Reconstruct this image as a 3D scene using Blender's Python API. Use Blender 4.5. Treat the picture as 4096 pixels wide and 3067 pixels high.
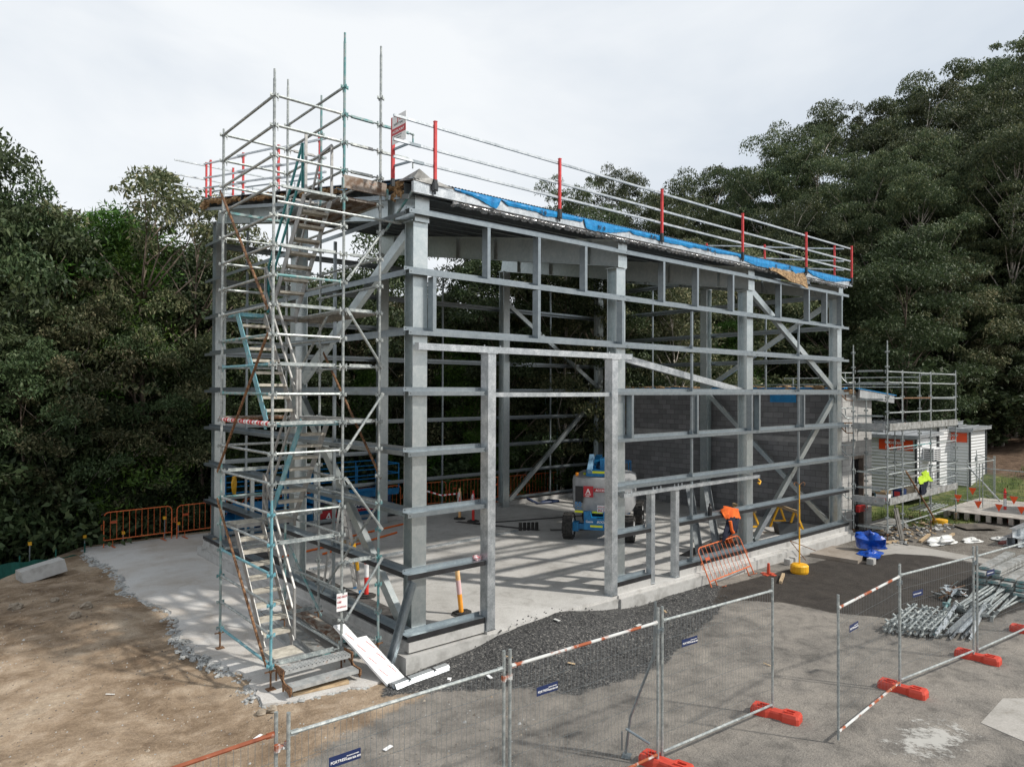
import bpy, math, random
import numpy as np
from mathutils import Vector, Matrix
for o in list(bpy.data.objects): bpy.data.objects.remove(o, do_unlink=True)
C = bpy.context.scene.collection
SC = bpy.context.scene
R = math.radians
rnd = random.Random(7)

# ------------------------------------------------------------------ camera
CAM = Vector((-6.8458, -10.8129, 4.4224)); YAW, PIT, ROL, FPX = 0.8623, 0.0095, 0.0035, 2848.24
fw = Vector((math.cos(YAW)*math.cos(PIT), math.sin(YAW)*math.cos(PIT), math.sin(PIT)))
rt = fw.cross(Vector((0,0,1))).normalized(); up = rt.cross(fw)
rt2 = rt*math.cos(ROL)+up*math.sin(ROL); up2 = -rt*math.sin(ROL)+up*math.cos(ROL)
cd = bpy.data.cameras.new('camera'); cam = bpy.data.objects.new('camera', cd); C.objects.link(cam)
M = Matrix((rt2, up2, -fw)).transposed().to_4x4(); M.translation = CAM
cam.matrix_world = M
cd.sensor_width = 36; cd.lens = FPX/4096*36; cd.clip_end = 2000; cd.clip_start = .05
SC.camera = cam
def bearing(px, depth):       # ground position of a far tree: compass bearing and distance
    d = fw*depth + rt*((px-2048)/FPX*depth)
    return CAM.x+d.x, CAM.y+d.y

# ------------------------------------------------------------------ sky, sun, exposure
SUN_AZ, SUN_EL = 301.0, 43.0          # degrees, azimuth counted from +X towards +Y
w = bpy.data.worlds.new('World'); SC.world = w; w.use_nodes = True
nt = w.node_tree; nt.nodes.clear()
def nn(t, typ, **k):
    n = t.nodes.new(typ)
    for a, b in k.items():
        if a == 'inp':
            for i, v in b.items(): n.inputs[i].default_value = v
        else: setattr(n, a, b)
    return n
sky = nn(nt, 'ShaderNodeTexSky', sky_type='NISHITA', sun_disc=False, sun_elevation=R(SUN_EL), sun_rotation=R(90-SUN_AZ), dust_density=2.0)
b1 = nn(nt, 'ShaderNodeBackground', inp={1: .12}); nt.links.new(sky.outputs[0], b1.inputs[0])
tc = nn(nt, 'ShaderNodeTexCoord')
mp = nn(nt, 'ShaderNodeMapping', inp={'Scale': (1.0, 1.0, 2.6)}); nt.links.new(tc.outputs['Generated'], mp.inputs[0])
no = nn(nt, 'ShaderNodeTexNoise', inp={'Scale': 1.5, 'Detail': 6.0, 'Roughness': .52, 'Distortion': .35}); nt.links.new(mp.outputs[0], no.inputs['Vector'])
cr = nn(nt, 'ShaderNodeValToRGB'); nt.links.new(no.outputs[0], cr.inputs[0])
cr.color_ramp.elements[0].position = .36; cr.color_ramp.elements[0].color = (.66,.72,.79,1)
cr.color_ramp.elements[1].position = .62; cr.color_ramp.elements[1].color = (.90,.925,.945,1)
b2 = nn(nt, 'ShaderNodeBackground', inp={1: 1.0}); nt.links.new(cr.outputs[0], b2.inputs[0])
mx = nn(nt, 'ShaderNodeMixShader', inp={0: .93}); nt.links.new(b1.outputs[0], mx.inputs[1]); nt.links.new(b2.outputs[0], mx.inputs[2])
wo = nn(nt, 'ShaderNodeOutputWorld'); nt.links.new(mx.outputs[0], wo.inputs[0])
sl = bpy.data.lights.new('sun', 'SUN'); sl.energy = 3.6; sl.angle = R(2.0); sl.color = (1, .95, .87)
so = bpy.data.objects.new('sun', sl); C.objects.link(so)
sd = Vector((math.cos(R(SUN_AZ))*math.cos(R(SUN_EL)), math.sin(R(SUN_AZ))*math.cos(R(SUN_EL)), math.sin(R(SUN_EL))))
so.rotation_euler = sd.to_track_quat('Z', 'Y').to_euler()
vs = SC.view_settings; vs.view_transform = 'Standard'; vs.look = 'None'; vs.gamma = 1; vs.exposure = 0.12; vs.use_curve_mapping = False

# ------------------------------------------------------------------ materials
MATS = {}
def mat(name, c1, c2=None, rough=.6, metal=0., scale=4., detail=5., bump=0., bscale=None, p=(.4,.6), c3=None, p3=.75, spec=.5, coord='Object', stretch=None, island=False, trans=0.):
    if name in MATS: return MATS[name]
    m = bpy.data.materials.new(name); m.use_nodes = True; t = m.node_tree; L = t.links
    b = t.nodes['Principled BSDF']; b.inputs['Roughness'].default_value = rough; b.inputs['Metallic'].default_value = metal
    b.inputs['Specular IOR Level'].default_value = spec
    b.inputs['Base Color'].default_value = (*c1, 1)
    tx = nn(t, 'ShaderNodeTexCoord'); src = tx.outputs[coord]
    if stretch:
        mpn = nn(t, 'ShaderNodeMapping', inp={'Scale': stretch}); L.new(src, mpn.inputs[0]); src = mpn.outputs[0]
    if c2:
        n = nn(t, 'ShaderNodeTexNoise', inp={'Scale': scale, 'Detail': detail, 'Roughness': .6}); L.new(src, n.inputs['Vector'])
        r = nn(t, 'ShaderNodeValToRGB'); e = r.color_ramp.elements
        e[0].position = p[0]; e[0].color = (*c1, 1); e[1].position = p[1]; e[1].color = (*c2, 1)
        if c3: q = e.new(p3); q.color = (*c3, 1)
        if island:
            g = nn(t, 'ShaderNodeNewGeometry'); mi = nn(t, 'ShaderNodeMix', data_type='FLOAT', inp={0: .6})
            L.new(n.outputs[0], mi.inputs[2]); L.new(g.outputs['Random Per Island'], mi.inputs[3]); L.new(mi.outputs[0], r.inputs[0])
        else: L.new(n.outputs[0], r.inputs[0])
        L.new(r.outputs[0], b.inputs['Base Color'])
    if bump:
        n2 = nn(t, 'ShaderNodeTexNoise', inp={'Scale': bscale or scale*4, 'Detail': 4.}); L.new(src, n2.inputs['Vector'])
        bp = nn(t, 'ShaderNodeBump', inp={'Strength': bump, 'Distance': .02}); L.new(n2.outputs[0], bp.inputs['Height']); L.new(bp.outputs[0], b.inputs['Normal'])
    if trans:
        tr = nn(t, 'ShaderNodeBsdfTranslucent'); ms = nn(t, 'ShaderNodeMixShader', inp={0: trans})
        L.new(r.outputs[0], tr.inputs[0]); L.new(b.outputs[0], ms.inputs[1]); L.new(tr.outputs[0], ms.inputs[2]); L.new(ms.outputs[0], t.nodes['Material Output'].inputs[0])
    MATS[name] = m; return m
def galv(name, c1, c2, c3, rough=.42, metal=.55, scale=9):
    m = bpy.data.materials.new(name); m.use_nodes = True; t = m.node_tree; L = t.links; b = t.nodes['Principled BSDF']
    b.inputs['Roughness'].default_value = rough; b.inputs['Metallic'].default_value = metal
    tx = nn(t, 'ShaderNodeTexCoord')
    v = nn(t, 'ShaderNodeTexVoronoi', inp={'Scale': 45.}); n = nn(t, 'ShaderNodeTexNoise', inp={'Scale': scale, 'Detail': 6., 'Roughness': .65}); n3 = nn(t, 'ShaderNodeTexNoise', inp={'Scale': 1.3, 'Detail': 3.})
    ad = nn(t, 'ShaderNodeMath', operation='MULTIPLY_ADD', inp={1: .22}); ad2 = nn(t, 'ShaderNodeMath', operation='MULTIPLY_ADD', inp={1: .45})
    for q in (v, n, n3): L.new(tx.outputs['Object'], q.inputs['Vector'])
    L.new(v.outputs['Color'], ad.inputs[0]); L.new(n.outputs[0], ad.inputs[2]); L.new(n3.outputs[0], ad2.inputs[0]); L.new(ad.outputs[0], ad2.inputs[2])
    r = nn(t, 'ShaderNodeValToRGB'); e = r.color_ramp.elements; e[0].position = .55; e[0].color = (*c1,1); e[1].position = .8; e[1].color = (*c2,1); q = e.new(1.0); q.color = (*c3,1)
    L.new(ad2.outputs[0], r.inputs[0]); L.new(r.outputs[0], b.inputs['Base Color'])
    MATS[name] = m; return m
GALV = galv('galvanised_steel', (.42,.475,.49), (.50,.555,.565), (.58,.62,.625), rough=.33, metal=.85)
GIRT = galv('girt_steel', (.23,.265,.29), (.27,.31,.335), (.32,.36,.38), rough=.34, metal=.75)
BRIGHT = galv('bright_galvanised', (.30,.335,.355), (.47,.505,.53), (.66,.69,.71), rough=.36, metal=.7, scale=5)
TUBE = galv('scaffold_tube', (.20,.225,.23), (.31,.34,.34), (.50,.525,.51), rough=.5, metal=.5, scale=14)
TEAL = mat('worn_teal_paint', (.11,.27,.28), (.30,.34,.335), rough=.6, metal=.25, scale=6, p=(.42,.56), c3=(.15,.31,.32), p3=.75)
TEALP = mat('teal_paint', (.09,.28,.34), (.17,.36,.41), rough=.55, scale=9, p=(.35,.55), c3=(.38,.43,.42), p3=.7)
DTEAL = mat('dark_teal_paint', (.01,.14,.15), (.04,.24,.25), rough=.5, scale=9)
RUST = mat('rusty_steel', (.09,.045,.025), (.25,.13,.06), rough=.85, scale=22, c3=(.34,.24,.15), p3=.75, bump=.4)
RUSTP = mat('rust_patched_steel', (.30,.07,.02), (.50,.51,.50), rough=.55, scale=3.2, p=(.44,.5), c3=(.62,.63,.62))
RUSTY = mat('rusted_rail', (.17,.04,.015), (.27,.075,.03), rough=.7, scale=6, p=(.35,.58), c3=(.5,.47,.42), p3=.62)
ALU = mat('aluminium', (.27,.27,.265), (.40,.40,.39), rough=.5, metal=.45, scale=12, p=(.35,.65))
TREADM = mat('worn_aluminium_tread', (.36,.335,.285), (.56,.53,.46), rough=.7, metal=.1, scale=10, p=(.35,.65))
DECK = mat('dirty_plank', (.20,.195,.18), (.40,.41,.40), rough=.65, metal=.35, scale=7, p=(.35,.62), c3=(.30,.14,.06), p3=.74)
DECKR = mat('rusty_plank', (.13,.06,.03), (.34,.32,.28), rough=.75, metal=.2, scale=8, p=(.4,.6))
BLACK = mat('black_strip', (.012,.012,.013), (.022,.022,.024), rough=.5)
RED = mat('red_paint', (.45,.018,.02), (.58,.04,.04), rough=.45, scale=8)
REDP = mat('red_plastic', (.48,.045,.025), (.60,.07,.04), rough=.55, scale=3, p=(.3,.7), bump=.15, bscale=30)
ORANGE = mat('orange_paint', (.50,.10,.025), (.66,.17,.05), rough=.5, scale=7)
ORPL = mat('orange_plastic', (.85,.33,.03), (.9,.42,.05), rough=.45)
WHITE = mat('white_paint', (.72,.73,.74), (.80,.80,.80), rough=.5, scale=3)
YEL = mat('yellow_paint', (.72,.36,.01), (.8,.44,.02), rough=.5, scale=5)
YTAPE = mat('yellow_reflector', (.75,.8,.02), rough=.4)
BLUEM = mat('blue_membrane', (.0,.16,.42), (.01,.28,.62), rough=.4, scale=7, p=(.3,.7), bump=.6, bscale=14)
ROOFM = mat('roof_sheet', (.16,.20,.24), (.25,.29,.33), rough=.35, metal=.6, scale=3)
FOIL = mat('foil', (.28,.28,.28), (.66,.66,.67), rough=.25, metal=.8, scale=20, bump=.9, bscale=22)
INSUL = mat('brown_insulation', (.16,.10,.05), (.42,.28,.15), rough=.95, scale=16, bump=1., bscale=30)
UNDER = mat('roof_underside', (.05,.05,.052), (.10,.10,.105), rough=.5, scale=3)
GBLUE = mat('machine_blue', (.0,.13,.33), (.01,.19,.42), rough=.4, scale=5)
NAVY = mat('navy', (.006,.02,.07), (.012,.035,.11), rough=.5)
MGREY = mat('machine_grey', (.33,.34,.35), (.40,.41,.42), rough=.5, scale=4)
RUBBER = mat('rubber', (.018,.018,.018), (.05,.047,.043), rough=.85, scale=12)
TEXTW = mat('lettering_white', (.85,.85,.85), rough=.5)
TEXTR = mat('lettering_red', (.5,.02,.03), rough=.5)
TEXTB = mat('lettering_black', (.02,.02,.02), rough=.5)
TEXTBL = mat('lettering_blue', (.03,.2,.45), rough=.5)
TEXTG = mat('lettering_grey', (.27,.29,.30), rough=.5)
SIGNRED = mat('sign_red', (.45,.02,.03), rough=.45)
SIGNNAVY = mat('sign_navy', (.01,.02,.08), (.015,.03,.1), rough=.4)
CONC = mat('footing_concrete', (.27,.265,.25), (.43,.425,.41), rough=.85, scale=2.2, c3=(.34,.33,.315), p3=.7, p=(.33,.5), bump=.25, bscale=25)
TIMBER = mat('timber', (.34,.24,.14), (.50,.38,.24), rough=.8, scale=5, stretch=(1,6,6))
STONE = mat('stone', (.22,.18,.135), (.36,.31,.25), rough=.9, scale=6, bump=.5)
RUBBLE = mat('rubble_concrete', (.25,.255,.25), (.46,.465,.455), rough=.95, scale=7, bump=1., bscale=22)
BARK = mat('bark', (.10,.075,.055), (.20,.16,.13), rough=.9, scale=4, stretch=(2,2,.4))
BARKP = mat('pale_bark', (.24,.21,.18), (.45,.41,.36), rough=.85, scale=3, stretch=(2,2,.4))
HIVIS = mat('hi_vis_yellow', (.42,.62,.02), (.52,.74,.05), rough=.8, bump=.5, bscale=12)
HIVISO = mat('hi_vis_orange', (.72,.12,.015), (.85,.17,.02), rough=.8, bump=.5, bscale=12)
CLOTHN = mat('navy_cloth', (.008,.01,.025), (.015,.02,.04), rough=.9)
TARP = mat('blue_plastic', (.0,.035,.25), (.01,.08,.42), rough=.3, scale=9, bump=.8, bscale=9)
WPLAST = mat('white_plastic', (.55,.55,.53), (.75,.75,.73), rough=.5, bump=.8, bscale=8)
GREENN = mat('green_shade_cloth', (.008,.075,.06), (.012,.11,.09), rough=.9, scale=5, stretch=(1,1,.3))

# ------------------------------------------------------------------ mesh builder
class MB:
    def __init__(s): s.v = []; s.f = []; s.m = 0; s.mi = []
    def add(s, vs_, fs):
        n = len(s.v); s.v += [tuple(q) for q in vs_]; s.f += [tuple(i+n for i in f) for f in fs]; s.mi += [s.m]*len(fs); return s
    def box(s, x0, x1, y0, y1, z0, z1):
        if x0 > x1: x0, x1 = x1, x0
        if y0 > y1: y0, y1 = y1, y0
        if z0 > z1: z0, z1 = z1, z0
        return s.add([(x0,y0,z0),(x1,y0,z0),(x1,y1,z0),(x0,y1,z0),(x0,y0,z1),(x1,y0,z1),(x1,y1,z1),(x0,y1,z1)],
                     [(0,3,2,1),(4,5,6,7),(0,1,5,4),(1,2,6,5),(2,3,7,6),(3,0,4,7)])
    def prism(s, prof, p, q, u=(0,0,1), cap=True):
        # closed 2D profile [(a,b)] swept p->q; b along u, a along the side
        p = Vector(p); q = Vector(q); d = (q-p).normalized(); u = Vector(u); u = (u-d*u.dot(d)).normalized(); r = d.cross(u)
        n = len(prof); vs_ = [p+r*a+u*b for a, b in prof]+[q+r*a+u*b for a, b in prof]
        fs = [(i, (i+1)%n, n+(i+1)%n, n+i) for i in range(n)]
        if cap: fs += [tuple(range(n))[::-1], tuple(range(n, 2*n))]
        return s.add(vs_, fs)
    def beam(s, p, q, w, h, u=(0,0,1)):
        return s.prism([(-w/2,-h/2),(w/2,-h/2),(w/2,h/2),(-w/2,h/2)], p, q, u)
    def tube(s, p, q, r, n=8, r2=None):
        p = Vector(p); q = Vector(q); d = (q-p).normalized(); u = Vector((0,0,1)) if abs(d.z) < .9 else Vector((1,0,0))
        u = (u-d*u.dot(d)).normalized(); k = d.cross(u); r2 = r if r2 is None else r2
        a = [(math.cos(i*2*math.pi/n), math.sin(i*2*math.pi/n)) for i in range(n)]
        vs_ = [p+(k*x+u*y)*r for x, y in a]+[q+(k*x+u*y)*r2 for x, y in a]
        return s.add(vs_, [(i,(i+1)%n,n+(i+1)%n,n+i) for i in range(n)]+[tuple(range(n))[::-1], tuple(range(n,2*n))])
    def path(s, pts, r, n=6):
        for a, b in zip(pts, pts[1:]): s.tube(a, b, r, n)
        return s
    def poly(s, pts, z0, z1):     # extruded outline in plan
        n = len(pts); return s.add([(x,y,z0) for x,y in pts]+[(x,y,z1) for x,y in pts], [tuple(range(n))[::-1], tuple(range(n,2*n))]+[(i,(i+1)%n,n+(i+1)%n,n+i) for i in range(n)])
    def lathe(s, prof, c, n=16):  # [(r,z)]
        m = len(prof); vs_ = []
        for r_, z in prof:
            for i in range(n):
                a = i*2*math.pi/n; vs_.append((c[0]+r_*math.cos(a), c[1]+r_*math.sin(a), c[2]+z))
        fs = [(j*n+i, j*n+(i+1)%n, (j+1)*n+(i+1)%n, (j+1)*n+i) for j in range(m-1) for i in range(n)]
        fs += [tuple(range(n))[::-1], tuple((m-1)*n+i for i in range(n))]
        return s.add(vs_, fs)
    def blob(s, c, r, seed=0, sub=2, jit=.25):
        rr = random.Random(seed); n = 8; m = 5; vs_ = [(c[0], c[1], c[2]-r[2])]
        for j in range(1, m):
            th = math.pi*j/m
            for i in range(n):
                k = 1+rr.uniform(-jit, jit); a = i*2*math.pi/n+j*.3
                vs_.append((c[0]+r[0]*math.sin(th)*math.cos(a)*k, c[1]+r[1]*math.sin(th)*math.sin(a)*k, c[2]-r[2]*math.cos(th)*k))
        vs_.append((c[0], c[1], c[2]+r[2])); t = len(vs_)-1
        fs = [(0, 1+(i+1)%n, 1+i) for i in range(n)]+[(t, 1+(m-2)*n+i, 1+(m-2)*n+(i+1)%n) for i in range(n)]
        fs += [(1+j*n+i, 1+j*n+(i+1)%n, 1+(j+1)*n+(i+1)%n, 1+(j+1)*n+i) for j in range(m-2) for i in range(n)]
        return s.add(vs_, fs)
def meta(o, label=None, cat=None, group=None, kind=None):
    if label: o['label'] = label
    if cat: o['category'] = cat
    if group: o['group'] = group
    if kind: o['kind'] = kind
    return o
def wloc(o):
    l = Vector((0,0,0))
    while o is not None: l += o.location; o = o.parent
    return l
def obj(name, mb, m, parent=None, label=None, world=True, smooth=False):
    # world=True: mesh written in world coordinates, moved to the parent's origin (parents unrotated while building)
    me = bpy.data.meshes.new(name); off = wloc(parent) if (parent is not None and world) else Vector((0,0,0))
    V = [(a-off.x, b-off.y, c-off.z) for a, b, c in mb.v] if off.length > 0 else mb.v
    me.from_pydata(V, [], mb.f)
    for k in (m if isinstance(m, (list, tuple)) else [m]): me.materials.append(k)
    if isinstance(m, (list, tuple)): me.polygons.foreach_set('material_index', mb.mi)
    if smooth:
        me.polygons.foreach_set('use_smooth', [True]*len(me.polygons))
        try: me.set_sharp_from_angle(angle=R(35))
        except Exception: pass
    o = bpy.data.objects.new(name, me); C.objects.link(o)
    if parent is not None: o.parent = parent
    if label: o['label'] = label
    return o
def single(name, mb, m, label, cat, group=None, smooth=False, kind=None):   # a thing that is one mesh, origin at its base centre
    xs = [q[0] for q in mb.v]; ys = [q[1] for q in mb.v]; z0 = min(q[2] for q in mb.v)
    c = Vector(((min(xs)+max(xs))/2, (min(ys)+max(ys))/2, z0)); mb.v = [(a-c.x, b-c.y, d-c.z) for a, b, d in mb.v]
    o = obj(name, mb, m, smooth=smooth); o.location = c; return meta(o, label, cat, group, kind)
def thing(name, label, cat, loc=(0,0,0), rz=0, group=None):
    o = bpy.data.objects.new(name, None); C.objects.link(o); o.location = loc; o.rotation_euler = (0,0,rz); o.empty_display_size = .2
    return meta(o, label, cat, group)
def copy_tree(o, parent=None):
    c = o.copy(); C.objects.link(c); c.parent = parent
    for ch in [x for x in o.children]: copy_tree(ch, c)
    return c
def struct(name, mb, m, smooth=False, kind='structure'):
    return meta(obj(name, mb, m, smooth=smooth), kind=kind)
def text(body, size, m, parent, loc, xdir, ydir, name='lettering', world=True, depth=.002, align='LEFT', bold=False, shear=0):
    cu = bpy.data.curves.new('t', 'FONT'); cu.body = body; cu.size = size; cu.extrude = depth; cu.align_x = align; cu.offset = .012*size if bold else 0; cu.shear = shear
    to = bpy.data.objects.new('t', cu); C.objects.link(to)
    me = bpy.data.meshes.new_from_object(to); C.objects.unlink(to); bpy.data.objects.remove(to); me.name = name
    me.materials.clear(); me.materials.append(m)
    X = Vector(xdir).normalized(); Y = Vector(ydir).normalized(); Z = X.cross(Y)
    off = wloc(parent) if (parent is not None and world) else Vector((0,0,0)); L0 = Vector(loc)-off
    for v in me.vertices: v.co = L0+X*v.co.x+Y*v.co.y+Z*v.co.z
    o = bpy.data.objects.new(name, me); C.objects.link(o); o.parent = parent; return o
#@@SECTION ground
G = -.545; S = -.23
def seg_d(px, py, a, b):
    ax, ay = a; bx, by = b; dx, dy = bx-ax, by-ay; t = np.clip(((px-ax)*dx+(py-ay)*dy)/(dx*dx+dy*dy), 0, 1)
    return np.hypot(px-ax-t*dx, py-ay-t*dy)
def sdist(px, py, poly):
    d = np.full(px.shape, 1e9); ins = np.zeros(px.shape, bool); n = len(poly)
    for i in range(n):
        a, b = poly[i], poly[(i+1)%n]; d = np.minimum(d, seg_d(px, py, a, b))
        c = ((a[1] > py) != (b[1] > py))
        with np.errstate(divide='ignore', invalid='ignore'): xi = (b[0]-a[0])*(py-a[1])/(b[1]-a[1]+1e-12)+a[0]
        ins ^= c & (px < xi)
    return np.where(ins, d, -d)
def smooth01(x): x = np.clip(x, 0, 1); return x*x*(3-2*x)
def vnoise(x, y, s, seed):
    rs = np.random.RandomState(seed); T = rs.rand(64, 64); X = x/s; Y = y/s; xi = np.floor(X).astype(int); yi = np.floor(Y).astype(int); fx = smooth01(X-xi); fy = smooth01(Y-yi)
    g = lambda a, b: T[a % 64, b % 64]
    return (g(xi,yi)*(1-fx)+g(xi+1,yi)*fx)*(1-fy)+(g(xi,yi+1)*(1-fx)+g(xi+1,yi+1)*fx)*fy
def terr(x, y):
    x = np.asarray(x, float); y = np.asarray(y, float)
    h = np.full(x.shape, G)
    h = h+(vnoise(x, y, 3.1, 1)-.5)*.06*(np.clip(-2-x, 0, 2)/2)+(vnoise(x, y, .7, 2)-.5)*.05*smooth01((-2.45-x)/1.2)
    h -= .07*smooth01((-2.35-x)/.5)*smooth01((14-y)/2)
    h += .12*np.exp(-((x+3.6)**2/1.2+(y-7.5)**2/3))*(x < -2.6)
    # fall away behind the barriers and to the left
    far = (y-14.9)+np.clip(-(x+2.4)*1.25, 0, 99)*(x < -2.4)
    h -= 3.6*smooth01(far/7.)
    # bank and hill on the right
    dd = x-30+.2*y
    h += 1.6*smooth01(dd/12.)+6*smooth01((dd-10)/40.)
    h += (vnoise(x, y, 6., 5)-.5)*.5*smooth01((dd-4)/8)
    return h
ASPH = [(-30,-40),(-6.5,-6.4),(-4,-3.6),(-2.85,-1.95),(-2.35,-1.5),(-1.36,-1.30),(-.23,-1.04),(.3,-.2),(2,.4),(9,.4),(17.6,.3),(18.5,-3),(19,-6),(26,-8),(60,-20),(60,-40)]
GRAV = [(-.9,-.62),(-.23,-1.04),(.5,-1.5),(1.04,-1.84),(1.55,-2.65),(2.62,-2.77),(3.63,-2.76),(5.09,-2.29),(7.6,-1.5),(9,-1.0),(9,.4),(-.2,.3),(-.5,-.2)]
GRAV2 = [(15.8,-1.0),(17.8,-1.9),(18.,-5.2),(20,-7.5),(32,-9),(40,-6),(30,4),(18,12),(17,3)]
DARK = [(7.6,-1.2),(8.3,-1.5),(8.95,-2.2),(9.08,-3.34),(9.67,-4.36),(10.37,-5.27),(11.3,-5.8),(13.6,-6.2),(16.4,-6.6),(16.64,-5.08),(16.87,-3.87),(16.86,-2.64),(16.3,-1.72),(15.4,-1.5),(14.9,-.9),(9,-.5)]
GRASS = [(21.5,-.6),(24,-1.6),(28,-2.8),(40,-8),(90,-20),(90,30),(60,60),(19,30),(21.5,9)]
EARTH = [(34,-8),(60,-10),(58,12),(42,14),(36,4)]
def ground():
    def axis(lo, hi, a, b, st, far):
        mid = list(np.arange(a, b+1e-6, st)); l = []; x = a; d = st
        while x > lo: d = min(d*1.25, far); x -= d; l.append(x)
        r_ = []; x = b; d = st
        while x < hi: d = min(d*1.25, far); x += d; r_.append(x)
        return np.array(l[::-1]+mid+r_)
    X = axis(-420, 480, -8.5, 20, .125, 60); Y = axis(-300, 480, -8.5, 15.5, .125, 60)
    gx, gy = np.meshgrid(X, Y); z = terr(gx, gy); fine = (gx > -9) & (gx < 20.5) & (gy > -9) & (gy < 16)
    gm = sdist(gx, gy, GRAV); dm = sdist(gx, gy, DARK); z = z+np.where(fine & (gm > -.1), ((vnoise(gx, gy, .28, 9)-.5)*.03+(vnoise(gx, gy, .9, 19)-.5)*.07)*smooth01((gm+.1)/.4), 0)
    # aggregate ramp up to the slab edge in the doorways
    rampx = np.exp(-((gx-3.2)/1.75)**4); z += .29*rampx*smooth01((gy+1.9)/1.8)*(gy < .35)*(gx > -1) 
    inside = (gx > -.02) & (gx < 17.3) & (gy > .35) & (gy < 11.4); z = np.where(inside, z-.2, z)
    me = bpy.data.meshes.new('ground'); ny, nx = gx.shape
    V = np.stack([gx, gy, z], -1).reshape(-1, 3); idx = np.arange(nx*ny).reshape(ny, nx)
    F = np.stack([idx[:-1,:-1], idx[:-1,1:], idx[1:,1:], idx[1:,:-1]], -1).reshape(-1, 4)
    me.vertices.add(len(V)); me.vertices.foreach_set('co', V.ravel()); me.loops.add(F.size); me.loops.foreach_set('vertex_index', F.ravel())
    me.polygons.add(len(F)); me.polygons.foreach_set('loop_start', np.arange(0, F.size, 4)); me.polygons.foreach_set('loop_total', np.full(len(F), 4)); me.update(calc_edges=True)
    me.polygons.foreach_set('use_smooth', [True]*len(F))
    for nme, pl in (('asph', ASPH), ('grav', GRAV), ('grav2', GRAV2), ('dark', DARK), ('grass', GRASS), ('earth', EARTH)):
        at = me.attributes.new(nme, 'FLOAT', 'POINT'); at.data.foreach_set('value', np.clip(sdist(gx, gy, pl), -3, 3).ravel())
    m = bpy.data.materials.new('ground'); m.use_nodes = True; t = m.node_tree; L = t.links; b = t.nodes['Principled BSDF']; b.inputs['Roughness'].default_value = .95; b.inputs['Specular IOR Level'].default_value = .2
    tx = nn(t, 'ShaderNodeTexCoord')
    def noise(s, d=6., ro=.65, st=None, dist=0.):
        n = nn(t, 'ShaderNodeTexNoise', inp={'Scale': s, 'Detail': d, 'Roughness': ro, 'Distortion': dist})
        if st:
            mm = nn(t, 'ShaderNodeMapping', inp={'Scale': st}); L.new(tx.outputs['Object'], mm.inputs[0]); L.new(mm.outputs[0], n.inputs['Vector'])
        else: L.new(tx.outputs['Object'], n.inputs['Vector'])
        return n
    def ramp(src, stops):
        r_ = nn(t, 'ShaderNodeValToRGB'); e = r_.color_ramp.elements
        e[0].position, e[0].color = stops[0][0], (*stops[0][1],1); e[1].position, e[1].color = stops[-1][0], (*stops[-1][1],1)
        for p_, c_ in stops[1:-1]: q = e.new(p_); q.color = (*c_,1)
        L.new(src, r_.inputs[0]); return r_.outputs[0]
    big = noise(.55, 8., .62, dist=.6); mid = noise(2.2, 8., .7, dist=.4); fine_ = noise(28, 5., .8); vf = nn(t, 'ShaderNodeTexVoronoi', inp={'Scale': 60.}); L.new(tx.outputs['Object'], vf.inputs['Vector'])
    vg = nn(t, 'ShaderNodeTexVoronoi', inp={'Scale': 42.}); L.new(tx.outputs['Object'], vg.inputs['Vector'])
    edge = noise(3.5, 7., .7, dist=.5)
    def mask(attr, amp, width):
        a = nn(t, 'ShaderNodeAttribute', attribute_name=attr); s1 = nn(t, 'ShaderNodeMath', operation='SUBTRACT', inp={1: .5}); L.new(edge.outputs[0], s1.inputs[0])
        s2 = nn(t, 'ShaderNodeMath', operation='MULTIPLY_ADD', inp={1: amp}); L.new(s1.outputs[0], s2.inputs[0]); L.new(a.outputs['Fac'], s2.inputs[2])
        r_ = nn(t, 'ShaderNodeMapRange', interpolation_type='SMOOTHSTEP', inp={1: -width, 2: width}); L.new(s2.outputs[0], r_.inputs[0]); return r_.outputs[0]
    def mix(f, a, b_, mode='MIX'):
        x = nn(t, 'ShaderNodeMix', data_type='RGBA', blend_type=mode)
        if isinstance(f, float): x.inputs[0].default_value = f
        else: L.new(f, x.inputs[0])
        L.new(a, x.inputs[6]); L.new(b_, x.inputs[7]); return x.outputs[2]
    dirt = ramp(big.outputs[0], [(.34,(.12,.08,.05)), (.44,(.21,.15,.098)), (.53,(.33,.25,.175)), (.64,(.52,.43,.33))])
    dirt2 = ramp(mid.outputs[0], [(.35,(.10,.07,.05)), (.5,(.29,.22,.155)), (.65,(.50,.41,.32))]); dirt = mix(.45, dirt, dirt2)
    speck = ramp(vf.outputs['Color'], [(.08,(.35,.34,.33)), (.5,(.5,.5,.5)), (.93,(.55,.54,.52)), (1.,(.95,.9,.84))]); dirt = mix(.55, dirt, speck, 'OVERLAY')
    fr = ramp(fine_.outputs[0], [(.3,(.28,.28,.28)), (.7,(.72,.72,.72))]); dirt = mix(.45, dirt, fr, 'OVERLAY')
    asp = ramp(big.outputs[0], [(.33,(.12,.113,.104)), (.48,(.20,.186,.168)), (.62,(.30,.274,.242))])
    asp2 = ramp(mid.outputs[0], [(.38,(.085,.08,.074)), (.5,(.205,.19,.172)), (.66,(.29,.264,.232))]); asp = mix(.5, asp, asp2); asp = mix(.35, asp, speck, 'OVERLAY'); asp = mix(.45, asp, fr, 'OVERLAY')
    grv = ramp(vg.outputs['Color'], [(.1,(.022,.022,.023)), (.5,(.060,.060,.060)), (.8,(.13,.128,.124)), (1.,(.34,.32,.29))]); grv = mix(.4, grv, fr, 'OVERLAY')
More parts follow.
